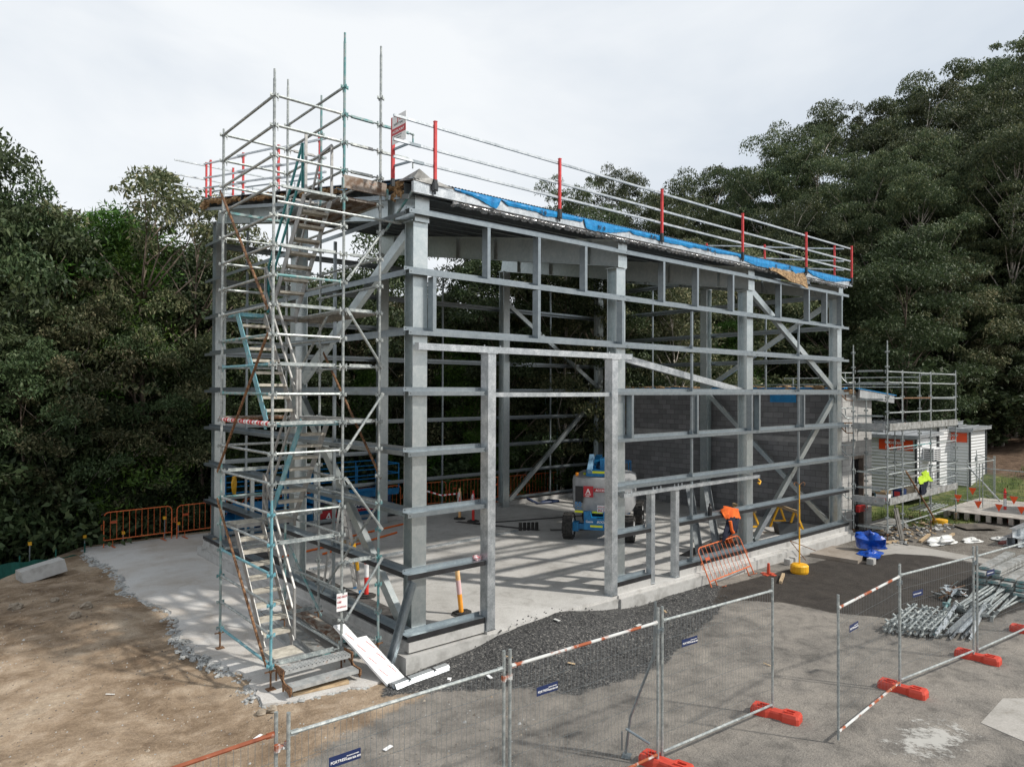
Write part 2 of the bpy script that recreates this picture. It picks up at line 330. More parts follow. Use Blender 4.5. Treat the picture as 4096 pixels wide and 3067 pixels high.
    grv2 = ramp(vg.outputs['Color'], [(.1,(.06,.056,.05)), (.6,(.15,.142,.13)), (1.,(.42,.4,.36))]); g2b = ramp(mid.outputs[0], [(.35,(.06,.045,.032)), (.62,(.24,.215,.185))]); grv2 = mix(.5, grv2, g2b)
    drk = ramp(mid.outputs[0], [(.3,(.034,.030,.027)), (.7,(.066,.058,.051))]); drk = mix(.4, drk, fr, 'OVERLAY')
    grs = ramp(mid.outputs[0], [(.35,(.035,.055,.012)), (.5,(.085,.115,.03)), (.68,(.22,.20,.09))]); grs = mix(.5, grs, fr, 'OVERLAY')
    ear = ramp(mid.outputs[0], [(.35,(.07,.045,.03)), (.65,(.19,.13,.09))])
    col = mix(mask('asph', .9, .12), dirt, asp); col = mix(mask('grav', .55, .05), col, grv); col = mix(mask('grav2', .8, .12), col, grv2); col = mix(mask('dark', .25, .05), col, drk)
    col = mix(mask('grass', 1.2, .25), col, grs); col = mix(mask('earth', 1.5, .4), col, ear)
    L.new(col, b.inputs['Base Color'])
    bm = nn(t, 'ShaderNodeMath', operation='MULTIPLY_ADD', inp={1: .6}); L.new(vg.outputs['Distance'], bm.inputs[0]); L.new(fine_.outputs[0], bm.inputs[2])
    ad = nn(t, 'ShaderNodeMath', operation='MULTIPLY_ADD', inp={1: 3.5}); L.new(mid.outputs[0], ad.inputs[0]); L.new(bm.outputs[0], ad.inputs[2])
    bp = nn(t, 'ShaderNodeBump', inp={'Strength': .55, 'Distance': .03}); L.new(ad.outputs[0], bp.inputs['Height']); L.new(bp.outputs[0], b.inputs['Normal'])
    me.materials.append(m); o = bpy.data.objects.new('ground', me); C.objects.link(o); o['kind'] = 'structure'
ground()
# concrete: apron with a broken edge, slab, upstand, pads
def concmat(name, lo, mi, hi, s1=.5, s2=3., dark=(.2,.17,.13)):
    m = bpy.data.materials.new(name); m.use_nodes = True; t = m.node_tree; L = t.links; b = t.nodes['Principled BSDF']; b.inputs['Roughness'].default_value = .85
    tx = nn(t, 'ShaderNodeTexCoord'); a = nn(t, 'ShaderNodeTexNoise', inp={'Scale': s1, 'Detail': 8., 'Roughness': .6, 'Distortion': .8}); c = nn(t, 'ShaderNodeTexNoise', inp={'Scale': s2, 'Detail': 8., 'Roughness': .72, 'Distortion': .5}); d = nn(t, 'ShaderNodeTexNoise', inp={'Scale': 40., 'Detail': 3.})
    for q in (a, c, d): L.new(tx.outputs['Object'], q.inputs['Vector'])
    r1 = nn(t, 'ShaderNodeValToRGB'); e = r1.color_ramp.elements; e[0].position=.34; e[0].color=(*lo,1); e[1].position=.66; e[1].color=(*hi,1); q = e.new(.5); q.color=(*mi,1)
    r2_ = nn(t, 'ShaderNodeValToRGB'); e = r2_.color_ramp.elements; e[0].position=.30; e[0].color=(*dark,1); e[1].position=.52; e[1].color=(*hi,1); q = e.new(.42); q.color=(*mi,1)
    mx_ = nn(t, 'ShaderNodeMix', data_type='RGBA', inp={0: .45}); L.new(a.outputs[0], r1.inputs[0]); L.new(c.outputs[0], r2_.inputs[0]); L.new(r1.outputs[0], mx_.inputs[6]); L.new(r2_.outputs[0], mx_.inputs[7])
    r3 = nn(t, 'ShaderNodeValToRGB'); e = r3.color_ramp.elements; e[0].position=.3; e[0].color=(.4,.4,.4,1); e[1].position=.7; e[1].color=(.6,.6,.6,1); L.new(d.outputs[0], r3.inputs[0])
    m2 = nn(t, 'ShaderNodeMix', data_type='RGBA', blend_type='OVERLAY', inp={0: .6}); L.new(mx_.outputs[2], m2.inputs[6]); L.new(r3.outputs[0], m2.inputs[7]); L.new(m2.outputs[2], b.inputs['Base Color'])
    bp = nn(t, 'ShaderNodeBump', inp={'Strength': .25, 'Distance': .02}); L.new(c.outputs[0], bp.inputs['Height']); L.new(bp.outputs[0], b.inputs['Normal']); return m
SLABM = concmat('slab_concrete', (.30,.29,.27), (.44,.43,.41), (.55,.54,.52), dark=(.20,.18,.16))
APRM = concmat('apron_concrete', (.34,.28,.22), (.48,.455,.425), (.56,.555,.545), s1=.42, s2=1.6, dark=(.36,.32,.28))
rr = random.Random(3)
edge = []; y = 14.6
while y > .5: edge.append((-2.46+rr.uniform(-.09,.09)+.12*math.sin(y*1.3), y)); y -= .16
edge += [(-2.5,.25),(-2.3,.13),(-2.1,.08),(-1.9,.02),(-1.6,-.0),(-1.4,-.06),(-1.15,-.05),(-1.0,-.17),(-.8,-.2),(-.6,-.17),(-.45,-.1),(-.1,.1)]
mb = MB(); mb.poly([(x,y) for x,y in edge]+[(-.1,11.5),(19,11.5),(19,14.2),(6,14.6)], -.66, -.505); struct('concrete_apron', mb, APRM)
mb = MB(); rr = random.Random(11)
for i in range(len(edge)-4):
    (x0,y0),(x1,y1) = edge[i], edge[i+1]
    for k in range(26 if y0 > .6 else 16):
        u = rr.random(); s_ = rr.uniform(.012,.03)*(1.7 if rr.random() < .12 else 1); off = rr.random()**1.6*.26-.04
        if y0 > .6: c = (x0+(x1-x0)*u-off, y0+(y1-y0)*u, -.545-off*.18+rr.uniform(-.015,.012))
        else: c = (x0+(x1-x0)*u, y0+(y1-y0)*u-off*.5, -.555-off*.15+rr.uniform(-.01,.01))
        mb.blob(c, (s_*1.3, s_*1.5, s_*.8), rr.randrange(9999), jit=.35)
meta(obj('rubble', mb, RUBBLE), 'line of crumbled concrete rubble along the broken edge of the concrete apron', 'rubble', kind='stuff')
mb = MB(); mb.poly([(.02,.16),(1.76,.16),(1.76,-.06),(5.55,-.06),(5.55,-.1),(17.42,-.1),(17.42,11.42),(.02,11.42)], -.7, S); struct('concrete_slab', mb, SLABM)
mb = MB()
# upstand kerb and wider footing below it
for (x0,x1) in ((.03,1.75),(5.57,6.82),(7.96,17.38)): mb.box(x0, x1, .0, .21, S-.02, -.075)
mb.box(.03, .23, .215, 11.38, S-.02, -.075); mb.box(.235, 17.38, 11.2, 11.38, S-.02, -.075)
mb.box(-.09, 1.78, -.1, .155, -.9, -.285); mb.box(-.09, .015, .16, 11.5, -.9, -.285); mb.box(1.785, 5.54, -.1, -.065, -.9, -.3); mb.box(5.56, 17.45, -.16, -.105, -.9, -.3)
struct('concrete_footing', mb, CONC)
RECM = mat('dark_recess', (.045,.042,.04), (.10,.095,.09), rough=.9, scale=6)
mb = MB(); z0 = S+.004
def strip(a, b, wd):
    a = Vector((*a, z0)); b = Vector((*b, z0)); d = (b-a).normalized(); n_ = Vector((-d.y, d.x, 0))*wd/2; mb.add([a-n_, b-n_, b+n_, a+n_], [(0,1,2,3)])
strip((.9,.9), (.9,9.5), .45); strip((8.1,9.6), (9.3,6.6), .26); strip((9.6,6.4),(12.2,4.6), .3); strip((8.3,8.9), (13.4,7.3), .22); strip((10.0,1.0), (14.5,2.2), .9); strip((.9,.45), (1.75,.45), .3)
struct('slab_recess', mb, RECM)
mb = MB(); mb.poly([(13.95,-.35),(15.5,-.3),(15.75,-1.35),(14.1,-1.7)], -.6, -.44); struct('concrete_pad', mb, concmat('pad_concrete', (.15,.125,.095), (.24,.20,.16), (.33,.29,.25)))
mb = MB(); mb.poly([(15.3,-1.55),(17.4,-1.15),(17.9,-1.2),(17.95,-2.1),(17.7,-3.6),(17.6,-5.6),(16.75,-5.6),(16.95,-3.9),(16.9,-2.7),(16.3,-1.85)], -.6, G+.012); mb.poly([(5.5,-7.25),(6.75,-7.2),(7.6,-7.9),(5.2,-8.2)], -.6, G+.008); struct('concrete_patch', mb, concmat('patch_concrete', (.22,.205,.185), (.30,.285,.26), (.37,.35,.325)))
m = bpy.data.materials.new('white_spill'); m.use_nodes = True; t = m.node_tree; b_ = t.nodes['Principled BSDF']; b_.inputs['Base Color'].default_value = (.50,.49,.46,1); b_.inputs['Roughness'].default_value = .9
tx = nn(t, 'ShaderNodeTexCoord'); n1 = nn(t, 'ShaderNodeTexNoise', inp={'Scale': 4.2, 'Detail': 9., 'Roughness': .72}); t.links.new(tx.outputs['Object'], n1.inputs['Vector'])
gr = nn(t, 'ShaderNodeVectorMath', operation='LENGTH'); mpp = nn(t, 'ShaderNodeMapping', inp={'Scale': (.8,1.45,1)}); t.links.new(tx.outputs['Object'], mpp.inputs[0]); t.links.new(mpp.outputs[0], gr.inputs[0])
sb = nn(t, 'ShaderNodeMath', operation='MULTIPLY_ADD', inp={1: -.30}); t.links.new(gr.outputs['Value'], sb.inputs[0]); t.links.new(n1.outputs[0], sb.inputs[2])
rg = nn(t, 'ShaderNodeMapRange', inp={1: .33, 2: .45, 4: .75}); t.links.new(sb.outputs[0], rg.inputs[0]); t.links.new(rg.outputs[0], b_.inputs['Alpha'])
mb = MB(); mb.add([(-1.2,-.8,0),(1.2,-.8,0),(1.2,.8,0),(-1.2,.8,0)], [(0,1,2,3)]); o = struct('ground_stain', mb, m); o.location = (4.35,-6.95,G+.008)
#@@SECTION building
# ------------------------------------------------------------------ steel frame
B = thing('steel_building', 'unfinished galvanised steel building frame with bare girts under a corrugated roof', 'building', (8.7, 5.7, S))
LV = [k*1.09 for k in range(9)]
def rafter_z(y): return 7.95+.1704*(y-.15)     # top of rafters
def colm(x0, x1, y0, y1, z1, m=GALV, webx=True):
    mb = MB(); t_ = .018; zb = S
    if webx:   # flanges face -Y/+Y
        mb.box(x0,x1,y0,y0+t_,zb+.02,z1); mb.box(x0,x1,y1-t_,y1,zb+.02,z1); xm=(x0+x1)/2; mb.box(xm-.006,xm+.006,y0+t_,y1-t_,zb+.02,z1)
    else:
        mb.box(x0,x0+t_,y0,y1,zb+.02,z1); mb.box(x1-t_,x1,y0,y1,zb+.02,z1); ym=(y0+y1)/2; mb.box(x0+t_,x1-t_,ym-.006,ym+.006,zb+.02,z1)
    mb.box(x0-.03,x1+.03,y0-.0,y1+.03,zb,zb+.02); mb.box(x0-.03,x1+.03,y0-.0,y1+.03,z1,z1+.02)
    for sx in (x0-.01, x1+.01):
        for sy in (y0+.06, y1-.05): mb.tube((sx,sy,zb+.02),(sx,sy,zb+.06),.014,6)
    return obj('column', mb, m, B)
XC = [(.2,.51),(5.77,6.08),(11.34,11.66),(16.9,17.2)]
for i,(a,b) in enumerate(XC):
    colm(a, b, .18, .47, 7.5 if i in (0,3) else 7.28)
    colm(a, b, 10.93, 11.22, 9.38 if i in (0,3) else 9.15)
colm(.2,.5,5.27,5.57,8.36,webx=False); colm(16.9,17.2,5.27,5.57,8.36,webx=False)
for i,(a,b) in enumerate(XC):
    mb = MB(); xm=(a+b)/2; wd=.10; D = .44 if i in (0,3) else .64
    def yz(y, dz): return (xm, y, rafter_z(y)-dz)
    mb.beam(yz(.15,.008), yz(11.25,.008), 2*wd, .016); mb.beam(yz(.15,D-.008), yz(11.25,D-.008), 2*wd, .016)
    mb.beam(yz(.16,D/2), yz(11.24,D/2), .012, D-.034); mb.box(a,b,.13,.15,rafter_z(.15)-D-.02,rafter_z(.15))
    for y in (1.0,2.8,4.6,6.4,8.2,10.0): mb.beam((xm+.02,y,rafter_z(y)-D+.03),(xm+.34 if i<3 else xm-.34,y+.02,rafter_z(y)-.02),.05,.008,(0,1,0)); mb.box(xm-wd*.9,xm+wd*.9,y+.2,y+.21,rafter_z(y+.2)-D+.02,rafter_z(y+.2)-.02)
    obj('rafter', mb, GALV, B)
# girts: Z sections, web horizontal
def girt_front(x0, x1, z, strip_=False, y=0., dy=.18, name='girt', m=None):
    s = 1 if dy > 0 else -1; mb = MB(); t_ = .006; zt = z+.04
    mb.box(x0,x1,y,y+s*t_,z-.04,zt-t_); mb.box(x0,x1,y,y+dy-s*t_,zt-t_,zt); mb.box(x0,x1,y+dy-s*t_,y+dy,zt-t_,zt+.075); mb.box(x0,x1,y+s*t_,y+s*.02,z-.04,z-.034)
    mb.m = 1
    for xx in (x0+.04, x1-.04):
        mb.tube((xx,y-s*.004,z),(xx,y,z),.011,6); mb.tube((xx,y+dy-s*.010,zt+.045),(xx,y+dy-s*.006,zt+.045),.011,6)
    o = obj('girt', mb, [m or GIRT, BLACK], B)
    if strip_:
        mb = MB(); mb.box(x0+.003,x1-.003,y-s*.006,y-s*.001,z-.05,zt-.003); obj('edge_strip', mb, BLACK, o)
    return o
for k,z in enumerate(LV[:8]):
    if k >= 5: segs = [(0,5.95),(5.96,11.58),(11.59,17.36)]
    elif k >= 2: segs = [(0,1.76),(5.56,11.58),(11.59,17.36)]
    else: segs = [(0,1.76),(5.56,6.83),(7.95,11.58),(11.59,17.36)]
    for a,b in segs: girt_front(a,b,z,k<2)
def girt_side(y0, y1, z, strip_=False, x=.044, dx=.156):
    s = 1 if dx > 0 else -1; mb = MB(); t_=.006; zt=z+.04
    mb.box(x,x+s*t_,y0,y1,z-.04,zt-t_); mb.box(x,x+dx-s*t_,y0,y1,zt-t_,zt); mb.box(x+dx-s*t_,x+dx,y0,y1,zt-t_,zt+.075)
    mb.m = 1
    for yy in (y0+.05, y1-.05): mb.tube((x-s*.004,yy,z),(x,yy,z),.011,6)
    o = obj('girt', mb, [GIRT, BLACK], B)
    if strip_:
        mb = MB(); mb.box(x-s*.006,x-s*.001,y0+.003,y1-.003,z-.05,zt-.003); obj('edge_strip', mb, BLACK, o)
for k,z in enumerate(LV):
    for a,b in ((.19,5.4),(5.41,11.42)) if k < 8 else ((5.0,11.42),): girt_side(a,b,z,k<2)
    if k >= 4: girt_side(.2 if k<8 else 5.0,11.4,z,False,17.36,-.156)
    for a,b in ((.2,5.9),(5.91,11.5),(11.51,17.36)): girt_front(a,b,z,k<2,11.42,-.2)
mb = MB(); mb.beam((.045,.1,7.9),(.045,11.45,7.9+.1704*11.35),.02,.085); obj('gable_trim', mb, GIRT, B)
# short channel posts between the girts, and slim poles
def chan(x0, za, zb, wd=.075, dpt=.172):
    mb = MB(); mb.box(x0-wd,x0-wd+.006,.004,dpt,za+.045,zb-.045); mb.box(x0-wd+.006,x0,.004,.010,za+.045,zb-.045); mb.box(x0-wd+.006,x0,dpt-.006,dpt,za+.045,zb-.045)
    for z_ in (za+.045, zb-.125):
        mb.box(x0-wd+.007,x0-.005,.05,.14,z_,z_+.008); mb.box(x0-wd+.007,x0-.02,.012,.018,z_,z_+.075)
    return obj('stud', mb, GIRT, B)
for x,a,b in ((1.86,6,7),(3.2,6,7),(4.6,6,7),(.59,5,6),(3.2,5,6),(7.37,6,7),(8.775,6,7),(10.42,6,7),(5.84,5,6),(12.94,6,7),(14.66,6,7),(15.82,6,7),(16.9,6,7),
              (6.19,3,4),(8.78,3,4),(11.37,3,4),(11.77,3,4),(14.36,3,4)): chan(x, LV[a], LV[b])
def pole(x, y, z0_, z1_, gap=True, r_=.03):
    mb = MB()
    for k in range(8):
        a, b = max(z0_, LV[k]+.05), min(z1_, LV[k]+1.05-.03)
        if b-a < .3: continue
        mb.box(x-r_,x+r_,y-r_*.8,y+r_*.8,a,b); mb.box(x-.04,x+.04,y-.05,y+.05,a-.002,a+.012); mb.box(x-.035,x-.03,y-.05,y+.05,a,a+.1); mb.tube((x-.04,y,a+.07),(x+.04,y,a+.07),.012,6)
    return obj('girt_bridging', mb, GIRT, B)
pole(8.6,.1,-.07,6.55); pole(14.13,.1,-.07,6.55)
pole(.12,8.17,-.07,9.2,r_=.026); pole(.12,3.1,-.07,7.7)
for x in (2.9,8.65,14.27): pole(x,11.3,-.07,9.0)
pole(17.28,3.0,4.3,7.8); pole(17.28,8.2,4.3,8.8)
# box beams and door posts
def rhs(x0,x1,y0,y1,z0_,z1_,m=BRIGHT,name='door_post',cap=True):
    mb = MB(); mb.box(x0,x1,y0,y1,z0_,z1_)
    if cap:
        if z1_-z0_ > x1-x0: mb.box(x0-.035,x1+.035,y0-.02,y1+.02,z1_,z1_+.012); mb.box(x0-.02,x1+.02,y0-.0,y1+.02,z0_,z0_+.012)
        else: mb.box(x0-.008,x0,y0-.01,y1+.01,z0_-.01,z1_+.01); mb.box(x1,x1+.008,y0-.01,y1+.01,z0_-.01,z1_+.01)
    return obj(name, mb, m, B)
rhs(1.765,1.955,-.06,.17,S,5.13); rhs(5.36,5.55,-.06,.17,S,5.13)
rhs(.16,6.03,-.075,.03,5.143,5.265,name='lintel'); rhs(1.97,5.345,.0,.1,4.29,4.378,name='lintel')
rhs(6.84,6.98,.0,.16,S,1.95); rhs(7.8,7.94,.0,.16,S,1.95); rhs(5.78,11.63,-.05,.07,1.965,2.045,name='lintel')
mb = MB()
for x in (6.9,7.05,7.2,7.75,7.9,8.05,5.95,6.1): mb.tube((x,-.0,2.045),(x,-.0,2.11),.013,6)
for x in (1.7,2.1,5.3,5.6): mb.tube((x,-.02,5.265),(x,-.02,5.30),.013,6)
obj('bolt', mb, BRIGHT, B)
rhs(1.4,1.52,11.26,11.34,S,1.9,GALV); rhs(3.5,3.62,11.26,11.34,S,1.9,GALV); rhs(1.4,3.62,11.26,11.36,1.913,2.0,GALV,'lintel')
# wind braces (square box section)
def brace(a, b, sz=.2, m=GALV, nrm=(1,0,0)):
    mb = MB(); mb.beam(a, b, sz*.62, sz, nrm); a_=Vector(a); b_=Vector(b); d=(b_-a_).normalized(); mb.beam(a_-d*.16, a_+d*.05, .014, sz*1.2, nrm); mb.beam(b_-d*.05, b_+d*.16, .014, sz*1.2, nrm)
    return obj('brace', mb, m, B)
brace((.35,.62,7.35),(.35,5.2,4.62),.2,GALV,(0,1,0)); brace((.35,5.2,4.2),(.35,.75,.05),.2,GALV,(0,1,0))
brace((17.05,.62,7.35),(17.05,5.2,4.62),.16,GALV,(0,1,0)); brace((17.05,5.2,4.2),(17.05,.65,.05),.16,GALV,(0,1,0))
brace((11.8,.32,7.3),(16.85,.32,4.5),.18); brace((16.85,.32,4.15),(11.95,.32,.1),.18)
brace((11.6,11.05,7.9),(16.9,11.05,4.6),.17); brace((16.9,11.05,4.15),(11.75,11.05,.0),.17)
brace((6.15,.33,5.2),(11.3,.33,4.42),.16,BRIGHT)
# purlins, eave channel, sheet
for j in range(11):
    y = .25+j*1.1; mb = MB(); z = rafter_z(y)+.002; mb.box(.04,17.34,y-.03,y+.03,z+.194,z+.2); mb.box(.04,17.34,y-.003,y+.003,z+.006,z+.194); mb.box(.04,17.34,y-.03,y+.03,z,z+.006); obj('purlin', mb, GIRT, B)
def zsheet(y): return 8.175+.1704*(y+.12)
mb = MB(); nx = 916; ys = np.linspace(-.12, 11.62, 5)
xs = np.linspace(-.02, 17.42, nx); V = []; F = []
for jy, y in enumerate(ys):
    for i, x in enumerate(xs): V.append((x, y, zsheet(y)+.012*math.sin(2*math.pi*x/.076)))
for jy in range(len(ys)-1):
    for i in range(nx-1): F.append((jy*nx+i, jy*nx+i+1, (jy+1)*nx+i+1, (jy+1)*nx+i))
mb.add(V, F); obj('roof_sheet', mb, ROOFM, B, smooth=True)
def zunder(y): return zsheet(y)-.03
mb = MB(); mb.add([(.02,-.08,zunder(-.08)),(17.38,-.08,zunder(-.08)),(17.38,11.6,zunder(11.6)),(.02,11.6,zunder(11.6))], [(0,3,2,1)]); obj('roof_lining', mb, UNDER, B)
mb = MB()   # sagging foil between purlins
for j in range(10):
    y = .3+j*1.1; n_ = 60; V=[]; F=[]
    for i in range(n_+1):
        x = .1+i*17.15/n_
        for kk in range(5):
            u = kk/4; V.append((x, y+u*1.0, zunder(y+u)-.03-.10*math.sin(math.pi*u)*(.6+.6*rnd.random())))
    for i in range(n_):
        for kk in range(4): a = i*5+kk; F.append((a, a+1, a+6, a+5))
    mb.add(V, F)
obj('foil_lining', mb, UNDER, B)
mb = MB()   # eave channel
for a,b in ((.02,5.9),(5.91,11.6),(11.61,17.38)):
    mb.box(a,b,-.10,-.094,7.94,8.135); mb.box(a,b,-.094,-.03,8.129,8.135); mb.box(a,b,-.094,-.03,7.94,7.946); mb.box(a,a+.004,-.094,-.03,7.946,8.129)
obj('eave_channel', mb, BRIGHT, B)
mb = MB()   # crumpled foil below the channel
V=[]; F=[]; n_=300
for i in range(n_+1):
    x = .9+i*16.2/n_; dz = .05+.05*rnd.random(); V += [(x,-.06,7.935),(x,-.09+.04*rnd.random(),7.93-dz*.5),(x,.03*rnd.random(),7.93-dz)]
for i in range(n_):
    for kk in range(2): a = i*3+kk; F.append((a,a+1,a+4,a+3))
mb.add(V,F); obj('foil_edge', mb, FOIL, B)
# blue membrane hanging over the channel: outline, about a millimetre thick
prof = [(.9,.02),(1.35,.06),(1.75,.17),(1.95,.21),(1.98,.03),(2.02,.0),(2.2,.09),(3.0,.08),(3.2,.14),(3.35,.12),(3.6,.10),(4.3,.08),(4.35,.0),(4.42,.21),(4.9,.21),(5.3,.17),(5.9,.05),(6.0,.1),(6.8,.1),(7.3,.12),(8.0,.1),(8.2,.14),(8.4,.08),(9.4,.1),(9.7,.09),(10.4,.05),(10.6,.12),(11.3,.21),(12.3,.2),(13.3,.1),(13.5,.2),(14.3,.04),(14.6,.12),(15.5,.2),(16.2,.17),(17.2,.03)]
mb = MB(); V=[]; F=[]; n_ = 260
for i in range(n_+1):
    x = .9+i*16.3/n_; d_ = np.interp(x, [p_[0] for p_ in prof], [p_[1] for p_ in prof])+.012*rnd.random(); yo = -.122-.02*rnd.random()
    V += [(x,-.105,8.165),(x,yo,8.15),(x,yo-.006*rnd.random(),8.15-d_*.5),(x,yo+.012,8.15-d_)]
for i in range(n_):
    for kk in range(3): a=i*4+kk; F.append((a,a+1,a+5,a+4))
mb.add(V,F); memb = obj('membrane', mb, BLUEM, B)
for s_, x, z_ in (('2 9',3.05,8.02),('N',4.78,7.98),('9',4.95,7.97),('Z N',6.6,8.03),('M E',8.9,8.03),('Q',9.2,7.99),('Q',12.3,8.0),('N',13.1,8.06)): text(s_, .13, TEXTB, memb, (x,-.152,z_), (1,0,0), (0,0,1), bold=True)
# brown batts showing at the gable end and slipping out of the eave
mb = MB(); rr = random.Random(5)
for i in range(34):
    y = .5+i*.33
    if 4.6 < y < 5.6: continue
    mb.blob((.03+rr.uniform(-.02,.05), y, zunder(y)-.04-rr.random()*.05), (.09,.2,.04+.05*rr.random()), i, jit=.35)
for i in range(5): mb.blob((.06,.35+i*.07,8.08-.05*abs(i-2)), (.06,.06,.07), i+70, jit=.4)
for i in range(3): mb.blob((.02,11.3+.1*i,zunder(11.2)-.15), (.1,.12,.1), i+90, jit=.4)
obj('insulation', mb, INSUL, B)
mb = MB(); V=[]; F=[]
for i in range(13):
    for j in range(5):
        u=i/12; v_=j/4; V.append((11.95+u*2.2+.1*v_, -.1-.05*v_-.02*rr.random(), 8.0-.36*v_*(.35+.9*u)+.03*math.sin(9*u)+.012*rr.random()))
for i in range(12):
    for j in range(4): a=i*5+j; F.append((a,a+1,a+6,a+5))
mb.add(V,F); mb.add([(x,y+.05,z+.01) for x,y,z in V],F); obj('insulation', mb, INSUL, B, label='brown batt slipping out below the eave')
mb = MB(); V=[]; F=[]  # turned-up corner of foil
V = [(0,-.1,8.15),(.12,-.13,8.36),(.35,-.13,8.24),(.9,-.14,8.13),(.3,-.13,8.13),(-.25,.6,8.27),(-.05,.3,8.2)]
mb.add(V,[(0,1,6),(0,2,1),(0,4,2),(4,3,2)]); obj('foil_flap', mb, mat('grey_foil',(.22,.22,.21),(.36,.36,.35),rough=.5,metal=.4,scale=6), B)
mb = MB(); mb.add([(-.02,.35,8.25),(-.1,1.0,8.2),(-.04,1.6,8.42),(.1,1.6,8.46),(.1,.35,8.26)],[(0,1,2,3,4)]); mb.add([(-.02,1.65,8.42),(-.12,2.3,8.44),(-.02,3.0,8.66),(.1,3.0,8.68),(.1,1.65,8.46)],[(0,1,2,3,4)]); obj('membrane', mb, BLUEM, B)
#@@SECTION trees
# ------------------------------------------------------------------ trees
def leafmat(name, stops, rough=.55, tr=.25):
    m = bpy.data.materials.new(name); m.use_nodes = True; t = m.node_tree; L = t.links; b = t.nodes['Principled BSDF']; b.inputs['Roughness'].default_value = rough; b.inputs['Specular IOR Level'].default_value = .3
    g = nn(t, 'ShaderNodeNewGeometry'); oi = nn(t, 'ShaderNodeObjectInfo'); tx = nn(t, 'ShaderNodeTexCoord'); n = nn(t, 'ShaderNodeTexNoise', inp={'Scale': .45, 'Detail': 2.}); L.new(tx.outputs['Object'], n.inputs['Vector'])
    a = nn(t, 'ShaderNodeMath', operation='MULTIPLY', inp={1: .55}); L.new(g.outputs['Random Per Island'], a.inputs[0])
    c = nn(t, 'ShaderNodeMath', operation='MULTIPLY_ADD', inp={1: .5}); L.new(n.outputs[0], c.inputs[0]); L.new(a.outputs[0], c.inputs[2])
    r = nn(t, 'ShaderNodeValToRGB'); e = r.color_ramp.elements; e[0].position, e[0].color = stops[0][0], (*stops[0][1],1); e[1].position, e[1].color = stops[-1][0], (*stops[-1][1],1)
    for p_, c_ in stops[1:-1]: q = e.new(p_); q.color = (*c_,1)
    L.new(c.outputs[0], r.inputs[0])
    hs = nn(t, 'ShaderNodeHueSaturation'); mr = nn(t, 'ShaderNodeMapRange', inp={3: .72, 4: 1.25}); L.new(oi.outputs['Random'], mr.inputs[0]); L.new(mr.outputs[0], hs.inputs['Value'])
    mh = nn(t, 'ShaderNodeMapRange', inp={3: .485, 4: .515}); L.new(oi.outputs['Random'], mh.inputs[0]); L.new(mh.outputs[0], hs.inputs['Hue'])
    L.new(r.outputs[0], hs.inputs['Color']); L.new(hs.outputs[0], b.inputs['Base Color'])
    trn = nn(t, 'ShaderNodeBsdfTranslucent'); ms = nn(t, 'ShaderNodeMixShader', inp={0: tr}); L.new(hs.outputs[0], trn.inputs[0]); L.new(b.outputs[0], ms.inputs[1]); L.new(trn.outputs[0], ms.inputs[2]); L.new(ms.outputs[0], t.nodes['Material Output'].inputs[0]); return m
L_GUM = leafmat('gum_leaves', [(.15,(.018,.03,.015)), (.45,(.05,.075,.034)), (.7,(.10,.125,.055)), (.92,(.19,.19,.09))])
L_DARK = leafmat('dark_leaves', [(.15,(.012,.024,.010)), (.45,(.04,.065,.025)), (.75,(.085,.115,.05)), (.95,(.17,.19,.11))])
L_OLIVE = leafmat('olive_leaves', [(.15,(.02,.033,.013)), (.45,(.075,.095,.042)), (.68,(.14,.15,.075)), (.9,(.36,.32,.19))])
L_BRIGHT = leafmat('bright_leaves', [(.15,(.018,.045,.008)), (.5,(.05,.11,.016)), (.8,(.10,.18,.03)), (.95,(.17,.24,.05))])
def leaf_mesh(name, clumps, size, m, droop, seed, flower=0.):
    rs = np.random.RandomState(seed); P=[]; 
    for c, r_, n in clumps:
        d = rs.normal(size=(n,3)); d /= np.linalg.norm(d,axis=1)[:,None]; d[:,2] = np.where(d[:,2] < -.15, -d[:,2]*.9, d[:,2]); rad = rs.rand(n,1)**.3
        P.append(np.array(c)+d*rad*np.array(r_))
    P = np.concatenate(P); N = len(P)
    ax = rs.normal(size=(N,3)); ax[:,2] -= droop; ax /= np.linalg.norm(ax,axis=1)[:,None]
    sd_ = np.cross(ax, rs.normal(size=(N,3))); sd_ /= np.linalg.norm(sd_,axis=1)[:,None]
    l = size[0]*(.6+.8*rs.rand(N,1)); w_ = size[1]*(.6+.8*rs.rand(N,1))
    V = np.stack([P, P+ax*l*.45+sd_*w_*.5, P+ax*l, P+ax*l*.45-sd_*w_*.5], 1).reshape(-1,3); 
    me = bpy.data.meshes.new(name); me.vertices.add(len(V)); me.vertices.foreach_set('co', V.astype(np.float32).ravel()); me.loops.add(N*4); me.loops.foreach_set('vertex_index', np.arange(N*4, dtype=np.int32))
    me.polygons.add(N); me.polygons.foreach_set('loop_start', np.arange(0,N*4,4,dtype=np.int32)); me.polygons.foreach_set('loop_total', np.full(N,4,np.int32)); me.update(calc_edges=True); me.materials.append(m); return me
